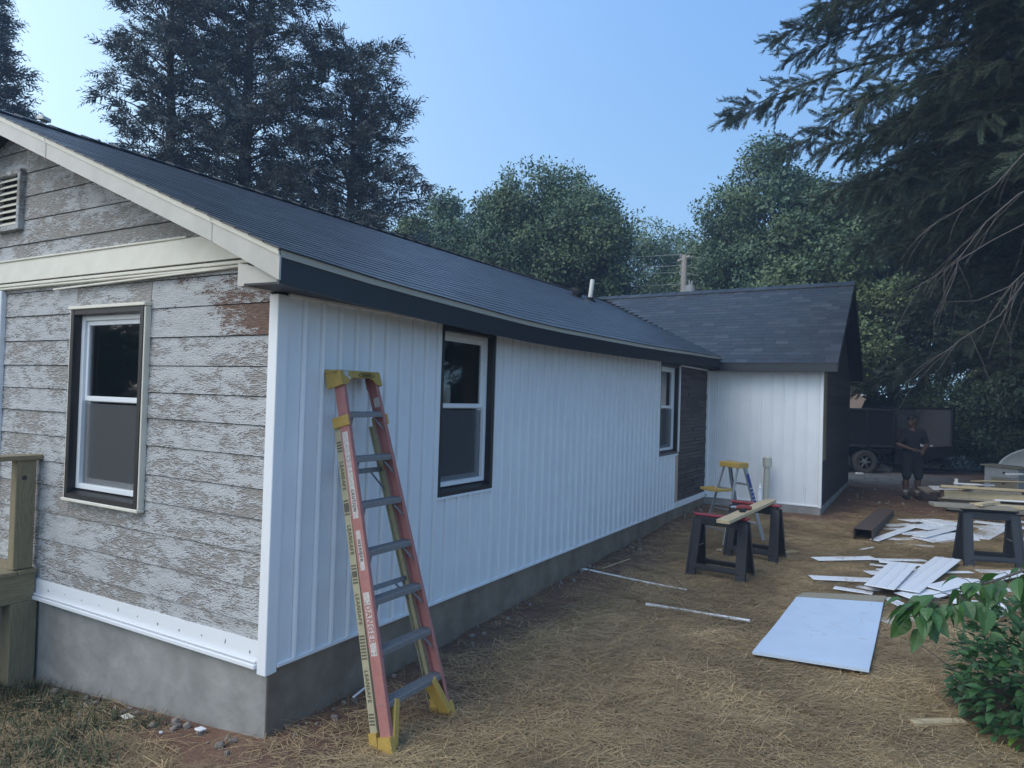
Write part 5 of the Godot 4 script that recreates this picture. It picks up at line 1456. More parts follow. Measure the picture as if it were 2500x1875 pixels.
func make_trailer() -> void:
	# local x along the side that faces the yard, z towards the yard
	var o := thing("dump_trailer", "black dump trailer loaded with wood, standing beyond the wing", "trailer", Vector3(2.86, -0.235, -21.75))
	o.rotation.y = 0.524
	# here x grows to the right of the photo
	var t := MB.new()
	t.box(Vector3(-2.05, 1.40, 0), Vector3(4.3, 1.12, 0.05), Basis(), 0.01)
	for k in 6: t.box(Vector3(-4.1 + k * 0.82, 1.40, 0.04), Vector3(0.07, 1.1, 0.05), Basis(), 0.008)
	obj("near_side", t, M.black_steel, o)
	t = MB.new(); t.box(Vector3(-2.05, 1.98, 0.01), Vector3(4.34, 0.07, 0.10), Basis(), 0.01)
	obj("top_rail", t, M.grey_plastic, o)
	t = MB.new(); t.box(Vector3(-2.05, 0.86, 0.02), Vector3(4.3, 0.07, 0.07), Basis(), 0.01)
	obj("lower_rail", t, M.grey_plastic, o)
	for k in 7:
		t = MB.new(); t.col = Color(1, 1, 1)
		t.box(Vector3(-1.3, 0.98 + k * 0.155, -1.9), Vector3(6.2, 0.150, 0.04), Basis(), 0.004)
		obj("plank", t, M.bed_board, o)
	t = MB.new(); t.box(Vector3(-1.3, 2.07, -1.9), Vector3(6.3, 0.07, 0.09), Basis(), 0.01)
	obj("top_rail", t, M.black_steel, o)
	t = MB.new(); t.box(Vector3(1.80, 1.42, -0.95), Vector3(0.06, 1.24, 1.9), Basis(), 0.01)
	obj("end_wall", t, M.bed_board, o)
	t = MB.new(); t.box(Vector3(1.80, 1.45, 0.05), Vector3(0.09, 1.36, 0.09), Basis(), 0.01)
	t.box(Vector3(1.80, 2.075, -0.95), Vector3(0.08, 0.07, 1.95), Basis(), 0.01)
	obj("end_post", t, M.black_steel, o)
	t = MB.new(); t.box(Vector3(-1.25, 0.84, -0.95), Vector3(6.1, 0.06, 1.86), Basis(), 0.01)
	obj("bed_floor", t, M.bed_board, o)
	t = MB.new()
	t.hexa([Vector3(0.1, 0.36, 0.08), Vector3(1.82, 0.60, 0.08), Vector3(1.82, 0.60, -0.1), Vector3(0.1, 0.36, -0.1), Vector3(0.1, 0.80, 0.08), Vector3(1.82, 0.93, 0.08), Vector3(1.82, 0.93, -0.1), Vector3(0.1, 0.80, -0.1)])
	t.box(Vector3(-2.0, 0.68, -0.35), Vector3(4.2, 0.20, 0.12), Basis(), 0.01)
	t.box(Vector3(-2.0, 0.68, -1.5), Vector3(4.2, 0.20, 0.12), Basis(), 0.01)
	obj("chassis", t, M.black_steel, o)
	t = MB.new()
	for k in 12:
		var a0 := PI * k / 12; var a1 := PI * (k + 1) / 12
		for q in [[a0, a1]]:
			t.hexa([Vector3(-1.4 - cos(a0) * 1.05, 0.40 + sin(a0) * 0.44, 0.30), Vector3(-1.4 - cos(a1) * 1.05, 0.40 + sin(a1) * 0.44, 0.30), Vector3(-1.4 - cos(a1) * 1.05, 0.40 + sin(a1) * 0.44, 0.03), Vector3(-1.4 - cos(a0) * 1.05, 0.40 + sin(a0) * 0.44, 0.03), Vector3(-1.4 - cos(a0) * 1.06, 0.42 + sin(a0) * 0.45, 0.30), Vector3(-1.4 - cos(a1) * 1.06, 0.42 + sin(a1) * 0.45, 0.30), Vector3(-1.4 - cos(a1) * 1.06, 0.42 + sin(a1) * 0.45, 0.03), Vector3(-1.4 - cos(a0) * 1.06, 0.42 + sin(a0) * 0.45, 0.03)])
	obj("fender", t, M.grey_plastic, o)
	for q in [[-0.98, 0.16], [-1.80, 0.16], [-0.98, -1.9], [-1.80, -1.9]]:
		var w := group_part("wheel", o)
		w.position = Vector3(q[0], 0.375, q[1])
		t = MB.new()
		var pr := [[0.20, -0.10], [0.30, -0.115], [0.355, -0.10], [0.372, -0.07], [0.375, 0.0], [0.372, 0.07], [0.355, 0.10], [0.30, 0.115], [0.20, 0.10]]
		for i in pr.size() - 1:
			for j in 28:
				var a0 := TAU * j / 28; var a1 := TAU * (j + 1) / 28
				t.quad(Vector3(cos(a0) * pr[i][0], sin(a0) * pr[i][0], pr[i][1]), Vector3(cos(a1) * pr[i][0], sin(a1) * pr[i][0], pr[i][1]), Vector3(cos(a1) * pr[i + 1][0], sin(a1) * pr[i + 1][0], pr[i + 1][1]), Vector3(cos(a0) * pr[i + 1][0], sin(a0) * pr[i + 1][0], pr[i + 1][1]))
		for j in 28: t.box(Vector3(cos(TAU * j / 28) * 0.374, sin(TAU * j / 28) * 0.374, 0), Vector3(0.016, 0.045, 0.17), Basis(Vector3.BACK, TAU * j / 28))
		obj("tyre", t, M.tyre, w)
		t = MB.new()
		t.tube([Vector3(0, 0, -0.08), Vector3(0, 0, 0.02), Vector3(0, 0, 0.05), Vector3(0, 0, 0.09)], [0.205, 0.19, 0.08, 0.06], 20)
		for j in 6: t.bar(Vector3(cos(TAU * j / 6) * 0.05, sin(TAU * j / 6) * 0.05, 0.05), Vector3(cos(TAU * j / 6) * 0.19, sin(TAU * j / 6) * 0.19, 0.035), 0.05, 0.03, Vector3.BACK, 0.004)
		obj("rim", t, M.step_metal, w)
	# load
	var ld := [["pinkish plywood sheet leaning out of the trailer's left end", Vector3(-1.74, 2.46, -0.55), Vector3(2.2, 0.02, 1.1), Vector3(1.25, 0, -0.56), "plywood"], ["second plywood sheet under the leaning one in the trailer", Vector3(-1.98, 2.24, -0.40), Vector3(2.0, 0.02, 1.1), Vector3(1.20, 0, -0.62), "plywood"], ["white scrap sticking up behind the plywood in the trailer", Vector3(-0.70, 2.42, -0.9), Vector3(0.55, 0.02, 0.2), Vector3(0.3, 0.4, 0.15), "white"], ["second white scrap behind the plywood in the trailer", Vector3(-0.58, 2.32, -1.0), Vector3(0.4, 0.02, 0.15), Vector3(-0.3, 0.2, -0.2), "white"]]
	for q in ld:
		t = MB.new(); t.box(Vector3.ZERO, q[2], Basis(), 0.003)
		var b := obj("sheet", t, M[q[4]])
		tag(b, q[0], "sheet", "sheets loaded in the trailer")
		b.transform = o.transform * Transform3D(Basis(Vector3.BACK, q[3].z) * Basis(Vector3.UP, q[3].y) * Basis(Vector3.RIGHT, q[3].x), q[1])
	for q in [["white scrap lying on the trailer's open bed", Vector3(0.86, 0.97, -0.3), Vector3(0.32, 0.10, 0.2), Vector3(0.2, 0.4, -0.35)], ["flat white strip lying on the trailer's open bed", Vector3(1.15, 0.90, -0.25), Vector3(0.45, 0.03, 0.08), Vector3(0, 0.1, 0.02)]]:
		t = MB.new(); t.box(Vector3.ZERO, q[2], Basis(), 0.01)
		var b := obj("white_scrap", t, M.white)
		tag(b, q[0], "scrap")
		b.transform = o.transform * Transform3D(Basis.from_euler(q[3]), q[1])
	t = MB.new()
	t.tube([Vector3(0, 0, 0), Vector3(0, 0.05, 0), Vector3(0.01, 0.3, 0), Vector3(0.0, 0.48, 0.02), Vector3(-0.02, 0.56, 0.02), Vector3(-0.02, 0.60, 0.0)], [0.20, 0.25, 0.27, 0.24, 0.14, 0.06], 14)
	var sk := obj("sack", t, M.rust_sack)
	tag(sk, "rust brown filled sack standing on the trailer's bed edge", "sack")
	sk.transform = o.transform * Transform3D(Basis(), Vector3(0.16, 0.87, -0.25))
	# rocks by the drive
	for q in [["pale flat slab of rock right of the trailer", 4.0, -25.6, 1.3, 0.3], ["small reddish stone left of the trailer wheel", 1.45, -20.9, 0.3, 0.12], ["grey stone lying under the trailer", 2.6, -22.6, 0.5, 0.2]]:
		t = MB.new()
		var rn := noise(1.6, 2, int(q[3] * 10))
		for i in 5:
			for j in 12:
				var c := []
				for w in [[i, j], [i, j + 1], [i + 1, j + 1], [i + 1, j]]:
					var th: float = PI * 0.5 * w[0] / 5.0; var an: float = TAU * w[1] / 12.0
					var d := Vector3(cos(an) * cos(th), sin(th), sin(an) * cos(th))
					c.append(d * (1.0 + rn.get_noise_3dv(d) * 0.4) * Vector3(q[3] * 0.5, q[4], q[3] * 0.4))
				t.quad(c[3], c[2], c[1], c[0])
		var rk := obj("rock", t, M.stone)
		tag(rk, q[0], "rock")
		rk.position = Vector3(q[1], ground_at(q[1], q[2]) - 0.02, q[2])

func make_pole() -> void:
	var o := thing("utility_pole", "weathered utility pole with transformer standing before the far trees", "utility pole", Vector3(-5.2, -0.6, -26.2))
	var t := MB.new()
	t.tube([Vector3(0, -0.4, 0), Vector3(0, 4.5, 0), Vector3(0.02, 8.6, 0)], [0.17, 0.15, 0.12], 14)
	obj("pole", t, M.pole_wood, o)
	t = MB.new()
	t.tube([Vector3(0.32, 6.55, 0.1), Vector3(0.32, 6.6, 0.1), Vector3(0.32, 7.2, 0.1), Vector3(0.32, 7.28, 0.1), Vector3(0.32, 7.32, 0.1)], [0.19, 0.23, 0.23, 0.20, 0.05], 16)
	t.tube([Vector3(0.30, 7.3, 0.1), Vector3(0.28, 7.52, 0.1)], [0.04, 0.03], 8)
	t.tube([Vector3(0.38, 7.3, 0.1), Vector3(0.40, 7.48, 0.1)], [0.04, 0.03], 8)
	obj("transformer", t, M.transformer, o)
	t = MB.new()
	t.bar(Vector3(-0.25, 8.35, 0.1), Vector3(0.25, 8.55, 0.0), 0.09, 0.09, Vector3.UP, 0.01)
	obj("bracket", t, M.pole_wood, o)
	for y in [8.62, 8.15, 7.85]:
		t = MB.new()
		t.tube([Vector3(-0.12, y - 0.1, 0.06), Vector3(-0.14, y, 0.08), Vector3(-0.14, y + 0.05, 0.08)], [0.03, 0.05, 0.02], 8)
		obj("insulator", t, M.transformer, o)
	var W := [["topmost wire", 8.02, -22.0, 7.0, -16.0, 7.35], ["second wire", 7.56, -22.0, 6.55, -16.0, 6.75], ["third wire from the top", 7.28, -22.0, 6.3, -16.0, 6.5], ["lowest wire, just over the wing roof,", 6.76, -22.0, 6.0, -18.0, 5.7]]
	var n := 0
	for q in W:
		t = MB.new()
		var P := []; var R := []
		for i in 25:
			var k := i / 24.0
			var sag := 0.5 * 4.0 * k * (1.0 - k)
			P.append(Vector3(-5.32, q[1], -26.1).lerp(Vector3(-26.0, q[3] + 0.9, -15.0), k) - Vector3(0, sag, 0)); R.append(0.019)
		P.reverse()
		for i in 25:
			var k := i / 24.0
			P.append(Vector3(-5.32, q[1], -26.1).lerp(Vector3(7.5, q[5] - 0.5, -31.8), k) - Vector3(0, 0.35 * 4.0 * k * (1.0 - k), 0)); R.append(0.019)
		P.remove_at(25)
		R.pop_back()
		t.tube(P, R, 5)
		tag(obj("power_line", t, M.wire), q[0] + " strung from the utility pole", "wire", "wires on the utility pole")
		n += 1

# ---------------------------------------------------------------- vegetation
func leaf_quad(mb: MB, p: Vector3, d: Vector3, nrm: Vector3, l: float, w: float) -> void:
	var s := d.cross(nrm).normalized() * w * 0.5
	var f := nrm.normalized() * w * 0.18
	var m := p + d * l * 0.45 - f
	var e := p + d * l
	mb.tri(p, m + s + f, e); mb.tri(p, e, m - s + f)

func sprig_leafy(seed_: int, leaves: int, size: float, ll: float) -> ArrayMesh:
	var rng := RandomNumberGenerator.new(); rng.seed = seed_
	var mb := MB.new()
	for i in leaves:
		var k := float(i) / leaves
		var a := i * 2.4 + rng.randf()
		var p := Vector3(cos(a) * 0.5, sin(a * 1.3) * 0.4 + rng.randfn(0, 0.25), sin(a) * 0.5) * size * rng.randf_range(0.25, 1.0)
		p.y += (k - 0.4) * size * 0.5
		var d := (p.normalized() + Vector3(rng.randfn(0, 0.5), rng.randfn(-0.25, 0.4), rng.randfn(0, 0.5))).normalized()
		var nn := (Vector3.UP + Vector3(rng.randfn(0, 0.5), 0, rng.randfn(0, 0.5)) + p.normalized() * 0.6).normalized()
		var g := rng.randf_range(0.7, 1.3)
		mb.col = Color(g * rng.randf_range(0.9, 1.15), g, g * rng.randf_range(0.85, 1.1))
		leaf_quad(mb, p, d, nn, ll * rng.randf_range(0.7, 1.25), ll * rng.randf_range(0.5, 0.75))
	return mb.mesh()

func spray_cedar(seed_: int, l: float, n: int, tw: float) -> ArrayMesh:     # feathery spray along +X
	var rng := RandomNumberGenerator.new(); rng.seed = seed_
	var mb := MB.new()
	mb.col = Color(0.8, 0.7, 0.6)
	leaf_quad(mb, Vector3.ZERO, Vector3.RIGHT, Vector3.UP, l, 0.02)
	for i in n:
		var k := (i + 0.5) / n
		var sd := 1.0 if i % 2 == 0 else -1.0
		var roll := rng.randfn(0, 0.7)
		var d := Vector3(0.75, 0, sd).normalized()
		d = Basis(Vector3.RIGHT, roll) * d
		var p := Vector3(k * l, -k * k * l * 0.12, 0)
		var tl := tw * (1.0 - 0.6 * k) * rng.randf_range(0.7, 1.2)
		var g := rng.randf_range(0.7, 1.3)
		mb.col = Color(g, g, g)
		leaf_quad(mb, p, d, Vector3.UP + Vector3(rng.randfn(0, 0.4), 0, rng.randfn(0, 0.4)), tl, tl * 0.22)
		for j in 3:
			var q := p + d * tl * (0.3 + 0.25 * j)
			var d2 := (d + Vector3(0.7, rng.randfn(0, 0.5), -sd * rng.randf_range(-0.6, 0.9))).normalized()
			leaf_quad(mb, q, d2, Vector3(rng.randfn(0, 0.6), 1, rng.randfn(0, 0.6)), tl * 0.5, tl * 0.16)
	return mb.mesh()

func spray_needles(seed_: int, l: float, n: int, nl: float) -> ArrayMesh:    # drooping twig with soft fans of needles along +X
	var rng := RandomNumberGenerator.new(); rng.seed = seed_
	var mb := MB.new()
	for i in n:
		var k := (i + 0.5) / n
		var p := Vector3(k * l, -k * k * l * 0.35, 0)
		for j in 7:
			var a := rng.randf() * TAU
			var d := Vector3(0.9, cos(a) * 0.55 - 0.35, sin(a) * 0.8).normalized()
			var g := rng.randf_range(0.6, 1.4)
			mb.col = Color(g, g, g)
			leaf_quad(mb, p, d, Vector3(0, 1, 0) + Vector3(rng.randfn(0, 0.5), 0, rng.randfn(0, 0.5)), nl * rng.randf_range(0.7, 1.3), nl * 0.12)
	return mb.mesh()

func limb(mb: MB, P: Array, r0: float, r1: float, k := 5) -> void:
	var R := []
	for i in P.size(): R.append(lerpf(r0, r1, float(i) / (P.size() - 1)))
	mb.tube(P, R, k, false)

# a conifer: limbs with sprays along them.  prof(h01) gives the relative reach at that height
func conifer(called: String, label: String, at: Vector3, H: float, base: float, reach: float, rise: float, droop: float, nb: int, spray: ArrayMesh, m: Material, step: float, sc: float, seed_: int, prof: Callable, tint: Color, gap := 0.0, per := 2, fan := 0.08) -> Node3D:
	var rng := RandomNumberGenerator.new(); rng.seed = seed_
	var o := thing(called, label, "tree", at)
	var tk := MB.new()
	var P := []
	for i in 9: P.append(Vector3(rng.randfn(0, 0.02) * H * 0.15, H * i / 8.0 - (0.4 if i == 0 else 0.0), rng.randfn(0, 0.02) * H * 0.15))
	limb(tk, P, H * 0.018 + 0.04, 0.02, 9)
	var X := []; var C := PackedColorArray()
	for b in nb:
		var k := (b + rng.randf()) / nb
		var h := base + (H - base) * k
		var L: float = reach * prof.call(k) * rng.randf_range(0.62, 1.18)
		var az := b * 2.399 + rng.randfn(0, 0.4)
		var d := Vector3(cos(az), 0, sin(az))
		var f := k * 8.0
		var org: Vector3 = P[int(f)].lerp(P[mini(int(f) + 1, 8)], f - int(f)) if base <= 0.01 else Vector3(0, h, 0)
		org.y = h
		var pts := []
		var n := 6
		var side := rng.randfn(0, 0.15) * L
		for i in n + 1:
			var s := L * i / n
			pts.append(org + d * s + Vector3(0, rise * s - droop * s * s / maxf(L, 0.1), 0) + d.cross(Vector3.UP) * side * pow(float(i) / n, 2))
		limb(tk, pts, 0.012 + L * 0.010, 0.005, 4)
		var s := L * 0.16
		while s < L:
			var fi := s / L * n
			var i0 := mini(int(fi), n - 1)
			var p: Vector3 = pts[i0].lerp(pts[i0 + 1], fi - i0)
			var dir: Vector3 = (pts[i0 + 1] - pts[i0]).normalized()
			if rng.randf() > gap:
				for q in per:
					var sx := dir.cross(Vector3.UP).normalized()
					var dd := (dir * rng.randf_range(0.3, 1.0) + sx * rng.randfn(0, 0.75) + Vector3(0, rng.randfn(0.05, 0.4), 0)).normalized()
					var off := clampf(rng.randfn(0, 0.5), -1, 1) * fan * (L - s + 0.25)
					dd = (dd + sx * off * 1.2).normalized()
					var yv := Vector3.UP.slide(dd).normalized().rotated(dd, rng.randfn(0, 0.6))
					var z := dd.cross(yv)
					X.append(Transform3D(Basis(dd, yv, z).scaled_local(Vector3.ONE * sc * rng.randf_range(0.6, 1.25)), p + sx * off - Vector3(0, absf(off) * 0.25, 0) + Vector3(rng.randfn(0, 0.07), rng.randfn(0, 0.07), rng.randfn(0, 0.07)) * sc))
					var g := rng.randf_range(0.7, 1.3)
					C.push_back(Color(tint.r * g * rng.randf_range(0.85, 1.2), tint.g * g, tint.b * g))
			s += step
		for q in 2:
			var dd: Vector3 = (pts[n] - pts[n - 1]).normalized()
			var yv := Vector3.UP.slide(dd).normalized()
			X.append(Transform3D(Basis(dd, yv, dd.cross(yv)).scaled_local(Vector3.ONE * sc), pts[n] - dd * 0.1))
			C.push_back(tint)
	obj("trunk", tk, M.bark, o)
	copies("crown", spray, m, X, C, o)
	return o

# a broadleaf tree or bush: lobes round limbs, sprigs on and in the lobes with gaps between
func broadleaf(called: String, label: String, cat: String, at: Vector3, ce: Vector3, rad: Vector3, lobes: int, lr: float, sprigs: Array, m: Material, count: int, sc: float, seed_: int, tint: Color, gap := 0.0, group := "") -> Node3D:
	var rng := RandomNumberGenerator.new(); rng.seed = seed_
	var o := thing(called, label, cat, at, group)
	var tk := MB.new()
	var fork := Vector3(ce.x * 0.4, maxf(0.3, ce.y - rad.y * 0.75), ce.z * 0.4)
	var tr := 0.05 + 0.018 * (ce.y + rad.y)
	limb(tk, [Vector3(0, -0.4, 0), Vector3(0.03, fork.y * 0.5, 0.02), fork], tr, tr * 0.75, 9)
	var LC := []; var LR := []
	for i in lobes:
		var y := 1.0 - 2.0 * (i + 0.5) / lobes
		var a := i * 2.39996 + rng.randfn(0, 0.25)
		var r := sqrt(maxf(0, 1 - y * y))
		var q := rng.randf_range(0.55, 0.95)
		if i % 4 == 3: q *= 0.5
		var c := ce + Vector3(cos(a) * r * rad.x, y * rad.y, sin(a) * r * rad.z) * q
		LC.append(c); LR.append(lr * rng.randf_range(0.5, 1.35))
		var mid := fork.lerp(c, 0.5) + Vector3(rng.randfn(0, 0.15), rng.randf_range(-0.1, 0.3), rng.randfn(0, 0.15)) * rad.y * 0.4
		limb(tk, [fork, fork.lerp(mid, 0.5) + Vector3(0, 0.05, 0), mid, c], tr * 0.4, 0.015, 5)
	var nz := noise(0.42 / lr, 3, seed_ + 5)
	var X := []; var C := []
	for k in sprigs.size(): X.append([]); C.append(PackedColorArray())
	var made := 0
	var tries := 0
	while made < count and tries < count * 4:
		tries += 1
		var i := rng.randi() % lobes
		var d := Vector3(rng.randfn(), rng.randfn(), rng.randfn()).normalized()
		var rr: float = LR[i] * pow(rng.randf_range(0.12, 1.0), 0.45)
		var p: Vector3 = LC[i] + d * rr * Vector3(1.0, 0.85, 1.0)
		if nz.get_noise_3dv(p) < gap - 0.30: continue
		if p.y < 0.15: continue
		var out := ((p - ce) / rad).normalized() * 0.5 + d
		var yv := (out.normalized() + Vector3(0, 0.55, 0) + Vector3(rng.randfn(0, 0.25), 0, rng.randfn(0, 0.25))).normalized()
		var b := Basis(Quaternion(Vector3.UP, yv)) * Basis(Vector3.UP, rng.randf() * TAU)
		var k := rng.randi() % sprigs.size()
		X[k].append(Transform3D(b.scaled_local(Vector3.ONE * sc * rng.randf_range(0.7, 1.3)), p))
		var hue := nz.get_noise_3dv(p * 0.6 + Vector3(50, 0, 0))
		var g := rng.randf_range(0.8, 1.2)
		C[k].push_back(Color(tint.r * g * (1.0 + hue * 0.45), tint.g * g * (1.0 + hue * 0.15), tint.b * g * (1.0 - hue * 0.2)))
		made += 1
	obj("trunk", tk, M.bark, o)
	for k in sprigs.size(): copies("crown", sprigs[k], m, X[k], C[k], o)
	return o

func gv(x: float, z: float) -> Vector3: return Vector3(x, gy(x, z) - 0.05, z)

func make_trees() -> void:
	var cs := spray_cedar(3, 0.62, 14, 0.30)
	var ns := spray_needles(5, 0.62, 22, 0.12)
	var sp := [sprig_leafy(1, 26, 0.55, 0.13), sprig_leafy(2, 24, 0.55, 0.14)]
	var small := [sprig_leafy(8, 26, 0.42, 0.10), sprig_leafy(9, 22, 0.42, 0.11)]
	var round_prof := func(k: float) -> float: return clampf(0.75 + 0.9 * k - 1.35 * k * k, 0.14, 1.2) * (1.0 if k < 0.9 else lerpf(1.0, 0.5, (k - 0.9) * 10))
	var cone := func(k: float) -> float: return lerpf(1.0, 0.08, pow(k, 1.2))
	var cedar := Color(0.115, 0.135, 0.125)
	conifer("cedar_tree", "dark pointed cedar at the far left edge of the photo", gv(-21.2, -7.2), 14.2, 2.0, 2.4, 0.5, 0.25, 200, cs, M.needle, 0.22, 0.9, 101, cone, cedar, 0.0, 3)
	conifer("cedar_tree", "left one of three feathery cedars behind the house, widest gaps", gv(-14.9, -9.0), 15.0, 2.2, 2.3, 0.62, 0.35, 160, cs, M.needle, 0.22, 0.85, 102, round_prof, cedar, 0.40, 3)
	conifer("cedar_tree", "middle and tallest of three feathery cedars behind the house", gv(-13.1, -10.3), 16.4, 2.4, 2.75, 0.60, 0.35, 220, cs, M.needle, 0.22, 0.9, 103, round_prof, cedar, 0.30, 3)
	conifer("cedar_tree", "right and lowest of three feathery cedars behind the house", gv(-10.6, -11.8), 11.7, 2.2, 2.5, 0.55, 0.30, 165, cs, M.needle, 0.22, 0.9, 104, func(k: float) -> float: return clampf(1.1 - 0.25 * k - 0.45 * k * k, 0.2, 1.2), cedar, 0.36, 3)
	var g1 := Color(0.105, 0.165, 0.078)
	var g2 := Color(0.118, 0.172, 0.074)
	var g3 := Color(0.068, 0.108, 0.056)
	# lower trees behind the cedars and along the back
	broadleaf("tree", "low dark tree filling in under the left cedars", "tree", gv(-21, -13), Vector3(0, 5.0, 0), Vector3(3.4, 2.9, 3.0), 22, 1.2, sp, M.leaf, 2200, 1.0, 201, g3)
	broadleaf("tree", "low dark tree just over the ridge below the middle cedar", "tree", gv(-16.5, -14.5), Vector3(0, 5.0, 0), Vector3(3.2, 2.8, 3.0), 22, 1.2, sp, M.leaf, 2200, 1.0, 202, g3)
	broadleaf("tree", "low dark tree just over the ridge right of the cedars", "tree", gv(-14.0, -19.5), Vector3(0, 5.6, 0), Vector3(3.0, 3.0, 3.0), 22, 1.2, sp, M.leaf, 2300, 1.0, 203, g3)
	broadleaf("tree", "airy green tree between the cedars and the big round tree, left of two", "tree", gv(-17.0, -24.3), Vector3(0, 8.2, 0), Vector3(2.6, 3.9, 2.6), 26, 1.05, sp, M.leaf, 2300, 1.0, 204, g1, 0.12)
	broadleaf("tree", "airy green tree between the cedars and the big round tree, right of two", "tree", gv(-14.6, -25.4), Vector3(0, 7.4, 0), Vector3(2.3, 3.9, 2.4), 24, 1.0, sp, M.leaf, 2100, 1.0, 205, g1, 0.10)
	broadleaf("tree", "big dome-shaped green tree behind the middle of the roof", "tree", gv(-10.0, -23.4), Vector3(0, 7.5, 0), Vector3(3.5, 4.4, 3.2), 44, 1.25, sp, M.leaf, 5200, 1.0, 206, g1)
	broadleaf("tree", "yellowish green bushy tree in front of the dome-shaped tree's left foot", "tree", gv(-11.6, -19.9), Vector3(0, 4.6, 0), Vector3(2.2, 2.5, 2.0), 20, 0.95, sp, M.leaf, 1900, 0.95, 207, Color(0.105, 0.13, 0.05))
	broadleaf("tree", "far green tree right of the dome-shaped tree", "tree", gv(-9.2, -36.0), Vector3(0, 8.2, 0), Vector3(3.6, 4.2, 3.2), 26, 1.4, sp, M.leaf, 2400, 1.1, 208, g1, 0.06)
	broadleaf("tree", "far green tree behind the utility pole", "tree", gv(-4.6, -34.0), Vector3(0, 7.2, 0), Vector3(3.4, 4.2, 3.0), 26, 1.3, sp, M.leaf, 2500, 1.1, 209, g2, 0.06)
	broadleaf("tree", "low green tree behind the wing roof's ridge", "tree", gv(-6.2, -29.5), Vector3(0, 5.0, 0), Vector3(3.4, 3.0, 2.8), 24, 1.2, sp, M.leaf, 2300, 1.0, 210, g2)
	broadleaf("tree", "tall green tree right of the utility pole with sky showing through its leaves", "tree", gv(-1.2, -27.0), Vector3(0, 7.8, 0), Vector3(3.6, 4.6, 3.2), 44, 1.2, sp, M.leaf, 4600, 1.0, 211, g1, 0.10)
	broadleaf("tree", "green tree behind the wing's gable end", "tree", gv(0.6, -24.5), Vector3(0, 4.8, 0), Vector3(2.8, 3.2, 2.6), 26, 1.1, sp, M.leaf, 2800, 1.0, 212, g2)
	broadleaf("tree", "dark green tree standing over the trailer's left half", "tree", gv(2.6, -29.0), Vector3(0, 7.4, 0), Vector3(3.6, 5.2, 3.2), 40, 1.35, sp, M.leaf, 4200, 1.05, 213, g3)
	broadleaf("tree", "dark green tree standing over the trailer's right half", "tree", gv(6.4, -28.0), Vector3(0, 7.6, 0), Vector3(3.6, 5.4, 3.2), 40, 1.35, sp, M.leaf, 4200, 1.05, 214, g3)
	broadleaf("tree", "dark green tree at the right edge of the photo behind the basin", "tree", gv(10.0, -26.0), Vector3(0, 7.2, 0), Vector3(3.6, 5.4, 3.4), 36, 1.35, sp, M.leaf, 3800, 1.05, 215, g3)
	# undergrowth behind the yard
	var U := [[1.4, -25.5, 1.5, 1.6, 1.3, "leafy bush behind the trailer's load"], [3.4, -25.9, 1.4, 1.5, 1.2, "leafy bush just behind the middle of the trailer"], [5.4, -25.0, 1.7, 1.9, 1.5, "leafy bush at the trailer's right end"], [7.2, -23.6, 1.9, 2.3, 1.6, "tall leafy bush between trailer and basin"], [8.6, -21.6, 2.2, 2.7, 1.7, "tall leafy bush behind the basin, at the photo's right edge"], [9.2, -18.0, 1.8, 1.9, 1.5, "leafy bush beyond the right edge beside the basin"], [6.3, -26.4, 2.6, 2.6, 1.6, "bright green bush above the trailer's right corner"]]
	var i := 0
	for q in U:
		broadleaf("bush", q[5], "bush", gv(q[0], q[1]), Vector3(0, q[2], 0), Vector3(q[4] * 1.1, q[3] * 0.95, q[4]), 22, 0.62, small, M.leaf, 2000, 1.0, 301 + i, Color(0.058, 0.095, 0.042) if i != 6 else Color(0.08, 0.115, 0.042), 0.0, "bushes behind the yard")
		i += 1
	# big soft conifer on the right, trunk outside the photo
	conifer("pine_tree", "huge soft-needled pine overhanging the yard from the right", gv(6.75, -12.9), 19.0, 5.6, 6.1, 0.12, 0.26, 280, ns, M.needle, 0.14, 0.70, 401, func(k: float) -> float: return clampf(1.04 - 0.2 * k - 0.6 * k * k, 0.12, 1.1) * lerpf(0.62, 1.0, smoothstep(0.0, 0.22, k)), Color(0.082, 0.118, 0.076), 0.0, 6, 0.34)
	conifer("pine_tree", "second pine farther back beyond the basin, seen between the first one's limbs", gv(7.6, -17.6), 18.0, 3.2, 5.0, 0.10, 0.24, 230, ns, M.needle, 0.15, 0.85, 402, cone, Color(0.070, 0.094, 0.060), 0.0, 4, 0.3)
	# bare drooping twigs of the pine
	var pn := get_node("pine_tree")
	var rng := RandomNumberGenerator.new(); rng.seed = 9
	var T := [[Vector3(4.96, 3.87, -7.87), Vector3(4.72, 3.57, -7.74), Vector3(4.56, 3.39, -7.65), Vector3(4.21, 3.20, -7.45), Vector3(3.80, 3.17, -7.22)], [Vector3(4.96, 3.75, -7.88), Vector3(4.72, 3.45, -7.74), Vector3(4.47, 3.03, -7.61), Vector3(4.07, 2.73, -7.38), Vector3(3.87, 2.54, -7.27)], [Vector3(4.97, 4.64, -7.29), Vector3(4.59, 4.41, -7.07), Vector3(4.26, 4.07, -6.89), Vector3(3.98, 3.61, -6.73), Vector3(3.93, 3.34, -6.72)], [Vector3(4.90, 5.46, -8.39), Vector3(4.43, 4.83, -8.13), Vector3(3.95, 4.44, -7.86), Vector3(3.58, 4.18, -7.65)], [Vector3(4.98, 4.55, -9.03), Vector3(4.43, 4.20, -8.72), Vector3(3.98, 3.86, -8.46), Vector3(3.54, 3.52, -8.21)]]
